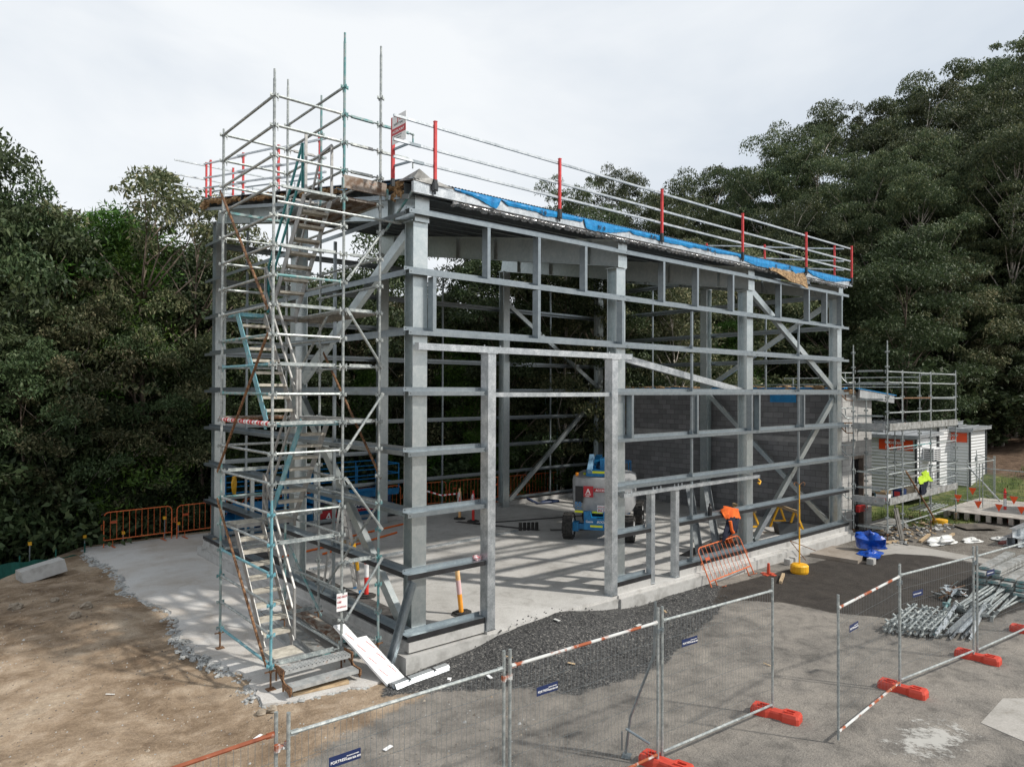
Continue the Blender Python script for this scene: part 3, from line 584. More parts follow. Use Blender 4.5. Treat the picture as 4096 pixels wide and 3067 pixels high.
def make_tree(kind, seed, leaf, H, Wd, base, nl, size, droop, bark, flat=.6, nclump=60, cr=1.1, trunk_r=.2, open_=0., shape='round', lean=.03):
    rr = random.Random(seed); mb = MB()
    pts=[]; x=y=0
    nseg = 8
    top = H*.86
    for i in range(nseg+1):
        pts.append(Vector((x, y, top*i/nseg))); x += rr.uniform(-1,1)*lean*H/nseg*2; y += rr.uniform(-1,1)*lean*H/nseg*2
    for i in range(nseg): mb.tube(pts[i], pts[i+1], trunk_r*(1-i/nseg*.85), 7, trunk_r*(1-(i+1)/nseg*.85))
    def axis(z):
        u = max(0,min(nseg-.001, z/top*nseg)); i=int(u); return pts[i].lerp(pts[i+1], u-i)
    clumps = []
    for k in range(nclump):
        u = (k+.5)/nclump; z = H*(base+(1-base)*u**.85)
        if shape == 'round': wr = Wd*.5*math.sin(math.pi*min(1,(.12+.86*u)))**.6
        elif shape == 'cone': wr = Wd*.5*(1.05-u)**.8
        else: wr = Wd*.5*(.45+.75*math.sin(math.pi*min(1,.1+.82*u)))*.85
        a = rr.random()*2*math.pi; rd = wr*(rr.random()**.5)
        c = axis(z*.95)+Vector((math.cos(a)*rd, math.sin(a)*rd, 0)); c.z = z-rr.random()*.04*H
        if rr.random() < open_: continue
        st = axis(max(H*base*.55, z-rd*.8-H*.06)); mid_ = st.lerp(c, .55)+Vector((rr.uniform(-.3,.3), rr.uniform(-.3,.3), rr.uniform(0,.4)))
        br = trunk_r*.28*(1-u*.6)+.012
        if rr.random() < .75: mb.tube(st, mid_, br, 5, br*.6); mb.tube(mid_, c, br*.6, 5, br*.2)
        q = cr*rr.uniform(.6,1.3); clumps.append((tuple(c), (q, q, q*flat), int(nl/nclump*rr.uniform(.6,1.4)*(q/cr)**1.5)))
        for s2 in range(2):
            c2 = c+Vector((rr.uniform(-1,1)*q*1.2, rr.uniform(-1,1)*q*1.2, rr.uniform(-.4,.6)*q)); q2 = q*.55
            clumps.append((tuple(c2), (q2,q2,q2*flat), int(nl/nclump*.28)))
    return mb, leaf_mesh(kind+'_crown', clumps, size, leaf, droop, seed)
TPL = {}
def tpl(key, name, *a, **k):
    mb, lm = make_tree(key, *a, **k); me = bpy.data.meshes.new('trunk'); me.from_pydata(mb.v, [], mb.f); me.materials.append(k['bark']); me.polygons.foreach_set('use_smooth', [True]*len(me.polygons)); TPL[key] = (name, me, lm, a[2])
for i in range(3): tpl('gum%d'%i, 'gum_tree', 20+i, L_GUM, 26., 12.5, .40, 30000, (.25,.10), 1.1, bark=BARKP, flat=.62, nclump=50, cr=1.6, trunk_r=.32, shape='vase', lean=.05)
for i in range(3): tpl('bush%d'%i, 'bushy_tree', 40+i, (L_DARK, L_OLIVE, L_DARK)[i], 12., 7., (.10,.16,.06)[i], 22000, (.18,.07), .5, bark=(BARK,BARKP,BARK)[i], flat=.75, nclump=46, cr=1.0, trunk_r=.12, shape='round', lean=.05)
tpl('bright0', 'wattle_tree', 60, L_BRIGHT, 10., 6.5, .08, 23000, (.17,.038), .1, bark=BARK, flat=.8, nclump=46, cr=1.0, trunk_r=.1, shape='cone')
tpl('sparse0', 'open_crowned_tree', 70, L_OLIVE, 13., 8.5, .45, 7500, (.19,.07), .4, bark=BARK, flat=.7, nclump=34, cr=.75, trunk_r=.13, shape='vase', lean=.06)
tpl('shrub0', 'leafy_shrub', 80, L_DARK, 3.6, 4.4, .0, 9000, (.17,.075), .3, bark=BARK, flat=.9, nclump=34, cr=.7, trunk_r=.05, shape='round')
tpl('shrub1', 'leafy_shrub', 81, L_BRIGHT, 3.2, 4.0, .0, 7500, (.20,.06), .1, bark=BARK, flat=.9, nclump=30, cr=.7, trunk_r=.05, shape='round')
rt_ = random.Random(99); NT = [0]
def tree(key, px, D, topy, label, group, cat='tree', wide=1., xy=None):
    name, tm, lm, H = TPL[key]; x, y = bearing(px, D) if xy is None else xy; zg = float(terr(np.array([x]), np.array([y]))[0])-.15
    ztop = CAM.z+(1560-topy)/FPX*D; s_ = max(.25, (ztop-zg)/(H*1.0)); r_ = thing(name, label, cat, (x, y, zg), rt_.random()*6.28, group)
    r_.scale = (s_*wide, s_*wide, s_); NT[0] += 1
    for nm, me in (('trunk', tm), ('crown', lm)): o = bpy.data.objects.new(nm, me); C.objects.link(o); o.parent = r_
    return r_
# skyline of tall gums on the rise to the right
sky_pts = [(2270,760),(2440,700),(2600,760),(2720,800),(2860,700),(3000,640),(3140,590),(3290,490),(3440,430),(3590,400),(3720,340),(3850,270),(3980,200),(4110,165),(4250,150),(4420,200)]
sp = np.array(sky_pts)
for i, (px, ty) in enumerate(sky_pts):
    D = 58+6*math.sin(i*1.7)+ (6 if px > 3600 else 0)
    if px < 2700: tree('gum%d'%(i%3), px, D, ty, 'tall grey green gum tree rising behind the roof guard rail', 'gum trees rising behind the roof', wide=.62)
    else: tree('gum%d'%(i%3), px, D, ty, 'tall dark gum tree with pale limbs on the skyline of the wooded rise', 'gum trees on the skyline at the right', wide=.85)
for i in range(26):
    px = 2700+i*72+rt_.uniform(-25,25); ty = float(np.interp(px, sp[:,0], sp[:,1]))+rt_.uniform(150,420); D = rt_.uniform(44,53)
    tree('gum%d'%(i%3), px, D, ty, 'mid green gum tree standing below the skyline of the wooded rise', 'gum trees halfway up the wooded rise', wide=rt_.uniform(.75,1.0))
for i in range(26):
    px = 2350+i*84+rt_.uniform(-30,30); D = rt_.uniform(38,46)+ (4 if px > 3700 else 0); ty = rt_.uniform(960,1330)
    tree(('bush0','bush2','bush1')[i%3], px, D, ty, 'dark bushy tree in the understorey below the gums at the right', 'understorey trees at the right', wide=rt_.uniform(.9,1.2))
for i in range(20):
    px = 3300+i*52; D = rt_.uniform(50,58); tree('bush%d'%(i%3), px, D, rt_.uniform(1250,1450), 'dark tree at the back of the wood behind the site sheds', 'trees behind the site sheds', wide=1.5)
# behind the building
for i in range(17):
    px = 820+i*118+rt_.uniform(-30,30); D = rt_.uniform(33,38); ty = 1010+150*math.sin(i*1.9)+rt_.uniform(-40,90)+(120 if 900 < px < 1900 else 0)
    tree(('bush1','bush0','bush2','bush1')[i%4], px, D, ty, 'olive green bushy tree standing behind the bare steel frame', 'trees behind the steel frame', wide=rt_.uniform(.8,1.05))
for i in range(20):
    px = 700+i*108+rt_.uniform(-30,30); D = rt_.uniform(40,46); ty = 1230+rt_.uniform(-60,130)
    tree('bush%d'%(i%3), px, D, ty, 'dark tree filling the wood well behind the building', 'dark trees deep in the wood', wide=1.25)
for (px, D, ty) in ((1830,33.5,1290),(1960,34,1420),(2080,34.5,1240),(2240,35,1560),(2900,38,1300),(1500,32.5,1500),(2640,38,1330)):
    tree('bright0', px, D, ty, 'bright green wattle seen through the steel frame', 'bright wattles behind the building')
# left
left = [(-190,25,560,'bush0',.85),(-40,24,610,'bush2',.8),(90,25.5,850,'bush0',.8),(230,27,980,'bush1',.8),(300,24,1230,'bush1',.9),(420,26,1130,'bush1',.85),(560,25.5,1310,'bush0',.9),(690,26.5,1190,'bush1',.85),(800,27.5,1260,'bush0',.9),(60,22.5,1380,'bush2',.9),(-160,22.5,1250,'bush2',1.),
        (180,30,1080,'bush2',1.2),(480,31,1040,'bush0',1.2),(760,31,1080,'bush0',1.2),(1000,32,1120,'bush0',1.),(-120,30,900,'bush0',1.2)]
for i,(px,D,ty,k,wd) in enumerate(left): tree(k, px, D, ty, 'dark leafy tree standing at the left edge of the picture' if px < 150 else 'leafy olive tree in the wood left of the scaffold tower', 'trees at the left edge of the picture' if px < 150 else 'trees left of the scaffold tower', wide=wd)
tree('bright0', 385, 27, 880, 'bright green wattle rising in front of the open crowned tree', None, wide=.95); tree('bright0', 540, 27.5, 960, 'lower bright green wattle beside the taller wattle at the left', None, wide=1.05)
tree('sparse0', 640, 26.0, 650, 'tall open crowned tree with cream tips against the sky at the left', None, wide=1.); tree('sparse0', 830, 27, 800, 'open crowned tree with cream tips just left of the roof corner', None, wide=.8)
for i in range(15):
    px = -150+i*68+rt_.uniform(-15,15); tree('shrub0', px, np.interp(px,[-150,300,900],[22,24.2,26.5])+rt_.uniform(0,1), rt_.uniform(1900,2010), 'dark leafy shrub behind the orange barriers at the left', 'shrubs behind the left barriers', cat='shrub', wide=1.1)
for i in range(20):
    px = 880+i*78; tree('shrub%d'%(i%5==0), px, rt_.uniform(30.5,33.5)+(px-880)/1560*4, rt_.uniform(1740,1880), 'dark leafy shrub behind the orange barriers beyond the slab', 'shrubs beyond the slab', cat='shrub', wide=1.4)
for i in range(16):
    px = 3100+i*80; tree('shrub0', px, rt_.uniform(43,48)+(5 if px > 3850 else 0), rt_.uniform(1380,1520), 'dark shrub at the foot of the wood behind the site sheds', 'shrubs behind the site sheds', cat='shrub', wide=1.5)
# far wood that reads as one dark mass behind everything
mb = MB(); rs = np.random.RandomState(4); cl = []
for i in range(230):
    px = -900+i*27; D = 62+rs.rand()*14+(14 if px > 2600 else 0); ty = np.interp(px, [-900,0,700,1500,2300,3000,4100,5200],[1000,1150,1290,1330,1250,980,640,600])
    x, y = bearing(px, D); zt = CAM.z+(1560-ty)/FPX*D; zb = -6 if px < 2600 else 0
    for k in range(9):
        u = (k+.5)/9; cl.append(((x+rs.normal()*1.5, y+rs.normal()*1.5, zb+(zt-zb)*u), (2.6,2.6,(zt-zb)/11.), 260))
lm = leaf_mesh('wood', cl, (.75,.42), L_DARK, .2, 5); o = bpy.data.objects.new('far_wood', lm); C.objects.link(o); meta(o, 'far dark wood closing the view behind all the trees', 'woodland', kind='stuff')
#@@SECTION tower
# ------------------------------------------------------------------ scaffold stair tower
def perf(name, c1, c2, hole=(.03,.03,.03)):
    m = mat(name, c1, c2, rough=.6, metal=.35, scale=7, p=(.38,.62), c3=(.28,.13,.06), p3=.76); t = m.node_tree; L = t.links; b = t.nodes['Principled BSDF']
    v = nn(t, 'ShaderNodeTexVoronoi', inp={'Scale': 15., 'Randomness': 0.}); tx = nn(t, 'ShaderNodeTexCoord'); mp_ = nn(t, 'ShaderNodeMapping', inp={'Location': (.03,.03,.03)}); L.new(tx.outputs['Object'], mp_.inputs[0]); L.new(mp_.outputs[0], v.inputs['Vector'])
    r = nn(t, 'ShaderNodeMath', operation='LESS_THAN', inp={1: .16}); L.new(v.outputs['Distance'], r.inputs[0])
    prev = b.inputs['Base Color'].links[0].from_socket; x = nn(t, 'ShaderNodeMix', data_type='RGBA'); x.inputs[7].default_value = (*hole,1); L.new(r.outputs[0], x.inputs[0]); L.new(prev, x.inputs[6]); L.new(x.outputs[2], b.inputs['Base Color']); return m
PERF = perf('perforated_plank', (.30,.31,.31), (.46,.47,.465)); PERFR = perf('rusty_perforated_plank', (.13,.08,.05), (.33,.30,.27))
def standard(par, x, y, z0, z1, m, r=.024, levels=(), jack=True, base=None, rust=False):
    mb = MB(); zb = z0+(.32 if jack else 0); mb.tube((x,y,zb),(x,y,z1-.16),r,10); mb.tube((x,y,z1-.16),(x,y,z1),r*.8,10)
    for z in levels:
        if z < zb+.05 or z > z1-.1: continue
        for dx,dy in ((1,0),(-1,0),(0,1),(0,-1)): 
            a = (x+dx*.022, y+dy*.022, z-.01); mb.beam(a, (x+dx*.062, y+dy*.062, z-.01), .035, .028)
            mb.beam((x+dx*.058, y+dy*.058, z-.04), (x+dx*.058, y+dy*.058, z+.025), .008, .034, (dx,dy,0))
    o = obj('standard', mb, m, par)
    if jack:
        mb = MB(); mb.tube((x,y,z0),(x,y,zb+.02),.017,8); mb.box(x-.07,x+.07,y-.07,y+.07,z0,z0+.008); mb.beam((x-.1,y,zb-.03),(x+.1,y,zb-.03),.02,.02); mb.tube((x,y,zb-.05),(x,y,zb-.01),.03,8); obj('base_jack', mb, RUST, o)
    return o
def ledger(par, a, b, m=TUBE, kind='tube', name='ledger'):
    a = Vector(a); b = Vector(b); d = (b-a).normalized(); A = a+d*.05; Bq = b-d*.05; mb = MB()
    if kind == 'tube':
        mb.tube(A+d*.02, Bq-d*.02, .024, 8)
    else:   # transom of angle iron, both ends cut down to the clips
        side = d.cross(Vector((0,0,1))); pr = [(-.03,-.03),(.03,-.03),(.03,-.024),(-.024,-.024),(-.024,.03),(-.03,.03)]
        mb.prism(pr, A+d*.09+Vector((0,0,.01)), Bq-d*.09+Vector((0,0,.01))); mb.beam(A, A+d*.1, .05, .012); mb.beam(Bq-d*.1, Bq, .05, .012)
    for e, s_ in ((A,1),(Bq,-1)):
        mb.beam(e+d*s_*.012+Vector((0,0,-.04)), e+d*s_*.012+Vector((0,0,.045)), .034, .018, d)
        mb.beam(e+d*s_*.012+Vector((0,0,.0)), e+d*s_*.012+Vector((0,0,-.085)), .010, .012, d)
    return obj(name, mb, m, par)
def tbrace(par, a, b, m, name='brace', r=.024, flat=True):
    mb = MB(); a = Vector(a); b = Vector(b); d = (b-a).normalized(); mb.tube(a+d*.12, b-d*.12, r, 8); mb.beam(a, a+d*.16, .012, .055); mb.beam(b-d*.16, b, .012, .055)
    return obj(name, mb, m, par)
def plank(par, a, b, wd=.225, th=.05, m=None, name='plank', u=(0,0,1)):
    mb = MB(); a = Vector(a); b = Vector(b); mb.prism([(-wd/2,-th),(-wd/2+.004,-th),(-wd/2+.004,-.004),(wd/2-.004,-.004),(wd/2-.004,-th),(wd/2,-th),(wd/2,0),(-wd/2,0)], a, b, u)
    d = (b-a).normalized(); mb.beam(a+Vector(u)*(-th/2), a+d*.006+Vector(u)*(-th/2), wd-.01, th-.004, u); mb.beam(b-d*.006+Vector(u)*(-th/2), b+Vector(u)*(-th/2), wd-.01, th-.004, u)
    return obj(name, mb, m or PERF, par)
def flight(par, x0, x1, ya, za, yb, zb, ms=ALU, mr=None, n=9, rail=None, railm=ALU):
    mr = mr or ms; mb = MB(); d = Vector((0,yb-ya,zb-za)).normalized()
    mb.beam((x0,ya,za),(x0,yb,zb),.014,.15,(0,0,1)); mb.box(x0-.006,x0+.006,ya-.0,ya+.1*(1 if yb>ya else -1),za-.12,za+.22)
    L_ = obj('stair_flight', mb, ms, par)
    mb = MB(); mb.beam((x1,ya,za),(x1,yb,zb),.014,.15,(0,0,1)); mb.box(x1-.006,x1+.006,ya-.0,ya+.1*(1 if yb>ya else -1),za-.12,za+.22); obj('stringer', mb, mr, L_)
    for k in range(1, n):
        y = ya+(yb-ya)*k/n; z = za+(zb-za)*k/n; mb = MB(); mb.box(x0+.01,x1-.01,y-.11,y+.11,z-.006,z); mb.box(x0+.01,x1-.01,y-.11,y-.106,z-.045,z-.006); mb.box(x0+.01,x1-.01,y+.106,y+.11,z-.045,z-.006)
        for q in range(5): mb.box(x0+.01,x1-.01,y-.10+q*.046,y-.09+q*.046,z,z+.003)
        obj('tread', mb, TREADM, L_)
    if rail is not None:
        mb = MB(); s_ = 1 if yb > ya else -1
        p0 = (rail, ya, za+.05); p1 = (rail, ya, za+.92); p2 = (rail, yb, zb+.92); p3 = (rail, yb+.02*s_, zb+.1)
        mb.beam(p0,p1,.04,.04,(0,1,0)); mb.beam(p1,p2,.03,.045); mb.beam(p2,p3,.04,.04,(0,1,0)); mb.beam((rail,ya,za+.45),(rail,yb,zb+.45),.03,.045)
        obj('handrail', mb, railm, L_)
    return L_
TW = thing('scaffold_stair_tower', 'tall scaffold stair tower of teal and galvanised tubes at the near left corner', 'scaffold', (-1.2, 1.9, -.505))
lv = [-.11+.495*k for k in range(21)]
P_ = dict(A=(-2.2,3.13),B=(-2.2,.68),C=(-.93,.68),D=(-.2,.68),E=(-.93,3.13),F=(-.2,3.13))
for k,(top,m) in dict(A=(9.41,TUBE),B=(9.73,TUBE),C=(10.75,TUBE),D=(10.74,TUBE),E=(10.73,TUBE),F=(10.6,TEAL)).items():
    x,y = P_[k]; segs = {'A':[(-.5,3.0,TEAL),(3.0,9.41,TUBE)],'B':[(-.5,2.6,TEALP),(2.6,9.73,TUBE)],'C':[(-.5,7.6,TUBE),(7.6,10.75,TEAL)],'D':[(-.5,2.6,TEAL),(2.6,10.74,TUBE)],'E':[(-.5,3.4,TEAL),(3.4,10.73,TUBE)],'F':[(-.5,8,TUBE),(8,10.6,TEAL)]}[k]
    for i,(z0,z1,m_) in enumerate(segs): standard(TW, x, y, z0, z1+(.06 if i==0 else 0), m_, levels=[z for z in lv if z0 < z < z1], jack=(i==0))
def Lg(a, b, z, m=TUBE, kind='tube', name='ledger', dz=0.): ledger(TW, (*P_[a],z+dz), (*P_[b],z+dz), m, kind, name)
for k in range(20):
    z = lv[k]
    mA = {0:TEALP,3:TEALP,10:TEALP,9:TEAL,11:TEAL}.get(k, TUBE)
    if z < 9.4: Lg('A','B',z,mA)
for k,m,kd in ((0,TUBE,'angle'),(4,TUBE,'angle'),(5,TUBE,'tube'),(6,TUBE,'angle'),(7,TUBE,'tube'),(8,TUBE,'angle'),(9,TUBE,'tube'),(10,TUBE,'angle'),(11,TUBE,'tube'),(12,TUBE,'angle'),(13,TEAL,'tube'),(14,TUBE,'angle'),(15,TUBE,'tube'),(16,TUBE,'angle'),(17,TUBE,'tube'),(18,TUBE,'tube'),(19,TUBE,'tube')):
    Lg('B','C',lv[k],m,kd)
for k,m in ((0,TUBE),(3,TUBE),(8,TUBE),(10,TUBE),(12,TUBE),(14,TUBE),(17,TUBE),(18,TUBE),(19,TEAL)): Lg('C','D',lv[k],m,'angle','transom')
for k in range(3,20):
    m = {5:TEAL,8:RUST,16:TEAL}.get(k, TUBE); Lg('A','E',lv[k],m,'angle' if k in (6,12,16) else 'tube')
for k in (0,4,8,10,12,14,16): Lg('E','F',lv[k],TUBE,'angle','transom')
for k in (17,19): ledger(TW,(*P_['E'],lv[k]),(*P_['F'],lv[k]),ALU,'angle','transom')
for k in (0,2,4,5,6,7,9,11,12,13,15,17,18,19,20): Lg('C','E',lv[k],TUBE,'tube','ledger')
for k in (1,3,5,8,10,12,13,14,16,17): Lg('D','F',lv[k],TUBE,'tube','ledger')
for k,m in ((19,TEAL),(18,TUBE)):
    z = lv[k]; mb = MB(); mb.prism([(-.03,-.03),(.03,-.03),(.03,-.024),(-.024,-.024),(-.024,.03),(-.03,.03)], (-.1,.68,z), (.42,.68,z)); mb.beam((-.17,.68,z-.02),(-.08,.68,z-.02),.05,.03); mb.beam((.42,.68,z-.01),(.52,.68,z-.03),.05,.012); mb.beam((.5,.68,z),(.5,.68,z-.17),.03,.02,(1,0,0)); obj('transom', mb, m, TW)
mb = MB(); V = []; # red and white tape wound round a ledger
for i in range(34):
    y = .76+i*.068; mb.m = i%2; mb.tube((-2.2,y,lv[8]),(-2.2,y+.068,lv[8]),.031+.006*(i%3),8)
obj('warning_tape', mb, [WHITE, RED], TW)
tbrace(TW,(-2.27,3.1,8.2),(-2.27,.72,5.75),RUST); tbrace(TW,(-2.27,.72,5.35),(-2.27,3.15,2.85),RUST); tbrace(TW,(-2.27,3.15,2.35),(-2.27,.7,-.12),RUST)
for (za,zb) in ((7.35,6.35),(4.36,3.36),(1.37,.38)): tbrace(TW,(-.16,.6,za),(-.9,.6,zb),TUBE)
for (za,zb) in ((4.80,5.84),(1.87,2.86)): tbrace(TW,(-.16,.6,za),(-.9,.6,zb),TUBE)
tbrace(TW,(-.14,3.1,5.2),(-.14,.7,2.8),RUST); tbrace(TW,(-.14,.7,2.4),(-.14,3.1,.2),TUBE); tbrace(TW,(-.87,3.1,4.4),(-.87,1.4,5.8),TUBE); tbrace(TW,(-.87,3.1,1.3),(-.87,1.6,.2),TEAL)
mb = MB(); mb.tube((-2.17,.6,7.52),(.2,.6,7.52),.024,8); obj('clamped_tube', mb, TUBE, TW)
mb = MB(); mb.tube((.13,.1,8.02),(.05,.9,7.42),.024,8); obj('clamped_tube', mb, TEAL, TW)
flight(TW,-2.11,-1.6,1.2,.0,2.62,1.88,ALU,rail=-1.57); flight(TW,-1.48,-.98,2.6,1.88,1.15,3.86,TEALP,ALU,rail=-1.52)
flight(TW,-2.11,-1.6,1.15,3.86,2.6,5.84,TEALP,ALU,rail=-1.57); flight(TW,-1.48,-.98,2.6,5.84,1.1,7.84,ALU,rail=-1.52,railm=DTEAL)
mb = MB(); mb.beam((-.96,1.1,7.84),(-.96,1.1,8.85),.045,.03,(0,1,0)); mb.beam((-.96,1.1,8.85),(-.96,1.55,8.8),.03,.045); mb.beam((-.96,1.55,8.8),(-.96,2.6,6.9),.03,.045); mb.beam((-1.5,1.0,7.84),(-1.5,1.0,8.9),.045,.03,(0,1,0)); obj('handrail', mb, ALU, TW)
def landing(x0,x1,y0,y1,z,m=TREADM,mf=ALU):
    mb = MB(); mb.box(x0,x1,y0,y1,z-.01,z)
    n_ = int((y1-y0)/.03)
    for i in range(n_): yy=y0+(i+.5)*(y1-y0)/n_; mb.box(x0,x1,yy-.004,yy+.004,z,z+.003)
    o = obj('landing', mb, m, TW); mb = MB(); mb.box(x0,x1,y0-.004,y0,z-.07,z); mb.box(x0,x1,y1,y1+.004,z-.07,z); mb.box(x0-.004,x0,y0,y1,z-.07,z); mb.box(x1,x1+.004,y0,y1,z-.07,z); obj('landing_frame', mb, mf, o); return o
landing(-2.11,-1.6,.74,1.2,-.05); landing(-2.11,-1.6,2.62,3.05,1.9); landing(-1.5,-.98,2.6,3.05,1.9); landing(-2.11,-1.6,.72,1.15,3.87,mf=TEALP); landing(-1.55,-.98,.72,1.15,3.87,mf=TEALP)
landing(-2.11,-1.6,2.6,3.05,5.86,mf=TEALP); landing(-1.5,-.98,2.6,3.05,5.86)
for z in (3.88,5.84): 
    for i in range(3): plank(TW,(-.80+i*.235,.72,z),(-.80+i*.235,3.1,z),m=PERF if z > 5 else DECK)
for i in range(3): plank(TW,(-.80+i*.235,.72,7.86),(-.80+i*.235,3.1,7.86),m=PERFR)
for i in range(2): plank(TW,(-1.38+i*.235,.74,7.86),(-1.38+i*.235,1.1,7.86),m=DECK)
mb = MB(); mb.box(-.98,-.12,.59,.64,7.97,8.2); o = obj('toe_board', mb, PERFR, TW); mb = MB(); mb.box(-.995,-.975,.58,.65,7.96,8.16); mb.box(-.125,-.09,.57,.65,7.92,8.1); obj('end_cap', mb, TEAL, o)
plank(TW,(-2.15,3.3,3.9),(-.95,3.3,3.9),m=DECKR)
# entry steps
for y,z,m in ((.46,-.13,PERF),(.17,-.31,PERF)): plank(TW,(-2.1,y,z),(-.93,y,z),wd=.24,th=.06,m=m,name='entry_step')
for x in (-2.13,-.9):
    mb = MB(); mb.beam((x,.68,-.12),(x,.05,-.43),.02,.05); mb.beam((x,.34,-.14),(x,.34,-.45),.02,.03,(0,1,0)); mb.beam((x,.62,-.18),(x,.62,-.36),.02,.03,(0,1,0)); mb.box(x-.012,x+.012,.32,.6,-.2,-.1); mb.box(x-.012,x+.012,.03,.3,-.4,-.3); obj('step_bracket', mb, RUST, TW)
mb = MB(); mb.box(-.965,-.93,.643,.648,.55,.86); o = obj('notice', mb, WHITE, TW)
o.location = Vector((-.02,-.02,0))
for i,(s_,sz) in enumerate((('DO NOT',.048),('USE',.048),('SCAFFOLD',.036))): text(s_, sz, TEXTR, o, (-1.045+.0,.616,.78-.085*i), (1,0,0), (0,0,1))
mb = MB(); mb.box(-1.055,-.85,.622,.626,.55,.86); obj('notice_board', mb, WHITE, o)
#@@SECTION props
# planks stacked and scattered under the tower: each a thing
def loose_plank(a, b, wd, label, m, th=.06, group=None, name='scaffold_plank', up_=(0,0,1)):
    mb = MB(); a=Vector(a); b=Vector(b); c=(a+b)/2; u=Vector(up_)
    r_ = thing(name, label, 'plank', (c.x,c.y,min(a.z,b.z)-th), 0, group)
    plank(r_, a, b, wd, th, m, 'deck'); mb = MB(); d=(b-a).normalized(); w_=wd+.006
    mb.beam(a-u*th/2-d*.012, a-u*th/2, w_, th+.004, u); mb.beam(b-u*th/2, b-u*th/2+d*.012, w_, th+.004, u); obj('end_cap', mb, TEAL, r_); return r_
zz = -.505
loose_plank((-.95,4.7,zz+.06),(-1.15,1.3,zz+.06),.23,'flat perforated plank lying under the stairs on the apron, left of the pair',PERF,group=None)
loose_plank((-.70,4.7,zz+.06),(-.90,1.25,zz+.06),.23,'flat perforated plank lying under the stairs beside the upturned short plank',PERF)
loose_plank((-.80,3.1,zz+.13),(-.98,1.25,zz+.13),.23,'short upturned plank with teal end lying on the flat planks under the stairs',DECK)
loose_plank((-.35,4.4,zz+.12),(-.42,1.05,zz+.12),.23,'plank standing on edge beside the footing with a teal end cap, outer one',PERF,up_=(1,0,0.0))
loose_plank((-.27,4.4,zz+.12),(-.34,1.05,zz+.12),.23,'plank standing on edge beside the footing with a teal end cap, inner one',PERF,up_=(1,0,0.0))
loose_plank((-.45,4.3,zz+.32),(-.60,1.2,zz+.32),.24,'rusty rimmed plank lying across the planks standing on edge',DECKR,th=.05)
mb = MB(); mb.beam((-2.02,.25,-.475),(-1.1,.12,-.475),.15,.05); single('timber_board', mb, TIMBER, 'worn timber board lying on the apron under the entry steps', 'board')
# ------------------------------------------------------------------ roof guard rails
def guard(name, label, posts, fz, run_axis, over=.35, ext=(.4,.3), tilt=None):
    # posts: coordinates along the run; fz(u) gives roof height; run_axis(u, z, off) -> point
    c = run_axis((posts[0]+posts[-1])/2, fz((posts[0]+posts[-1])/2), 0); r_ = thing(name, label, 'guard rail', c)
    for u in posts:
        z = fz(u); p = Vector(run_axis(u, z, 0)); mb = MB(); mb.beam(p+Vector((0,0,.06)), p+Vector((0,0,1.11)), .05, .05, (0,1,0)); mb.beam(p+Vector((0,0,1.11)), p+Vector((0,0,1.125)), .06, .06, (0,1,0))
        q = Vector(run_axis(u, z, .045))
        for h in (.31,.61,1.03): mb.path([p+Vector((0,0,h-.06)), q+Vector((0,0,h-.06)), q+Vector((0,0,h+.05)), p+Vector((0,0,h+.05))], .006, 4)
        o = obj('guard_post', mb, RED, r_)
        mb = MB(); mb.beam(p+Vector((0,0,-.12)), p+Vector((0,0,.06)), .07, .06, (0,1,0)); mb.beam(p+Vector((0,0,-.14)), p+Vector((0,0,.0)), .12, .03, (0,1,0)); mb.tube(p+Vector((0,0,-.2)), p+Vector((0,0,-.1)), .02, 6); obj('clamp', mb, mat('dark_clamp',(.04,.045,.05),rough=.5,metal=.5), o)
    for h in (.31,.61,1.03):
        for i in range(len(posts)-1):
            a, b = posts[i]-(ext[0] if i == 0 else over*.75), posts[i+1]+(ext[1] if i == len(posts)-2 else over*.75)
            dz = .02*(i%2)
            mb = MB(); mb.beam(Vector(run_axis(a, fz(a)+h+dz, .03+.035*(i%2))), Vector(run_axis(b, fz(b)+h+dz, .03+.035*(i%2))), .042, .042); obj('rail', mb, BRIGHT, r_)
    return r_
gf = guard('roof_guard_rail', 'long guard rail of red posts and three steel rails along the front eave', [.45,3.6,7.05,10.6,14.15,17.25], lambda u: 8.16, lambda u,z,o: (u,-.14+o,z), ext=(.85,.05))
for h,x in ((.31,.02),(.61,-.05)):
    mb = MB(); mb.beam((-.12,.36,8.16+h+.0),(x,-.1,8.16+h+.02),.034,.034); mb.beam((x-.02,-.11,8.16+h),(x+.2,-.11,8.16+h),.05,.05); obj('return_rail', mb, GIRT, gf)
guard('roof_guard_rail', 'guard rail of red posts climbing the left gable edge of the roof', [3.65,5.9,8.25,10.9], lambda u: zsheet(u), lambda u,z,o: (.02-o,u,z), ext=(.35,.5))
guard('roof_guard_rail', 'guard rail of red posts down the far right gable edge of the roof', [.5,3.1,5.6,8.4,11.3], lambda u: zsheet(u), lambda u,z,o: (17.38+o,u,z), ext=(.3,.3))
guard('roof_guard_rail', 'guard rail of red posts along the high rear edge of the roof', [.1,.9,3.8,7.1,10.6,14.1,17.25], lambda u: zsheet(11.5), lambda u,z,o: (u,11.55+o,z), ext=(.9,.3))
r_ = thing('corner_safety_rail', 'single red guard rail post at the roof corner carrying the access sign', 'post', (-.13,.36,8.2))
mb = MB(); mb.beam((-.13,.36,8.24),(-.13,.36,9.34),.055,.055,(0,1,0)); obj('guard_post', mb, RED, r_); mb = MB(); mb.beam((-.13,.36,8.1),(-.13,.36,8.24),.06,.05,(0,1,0)); obj('clamp', mb, MATS['dark_clamp'], r_)
sg = thing('access_sign', 'white and dark red access point sign hung on the rail at the roof corner', 'sign', (-.15,.1,8.86))
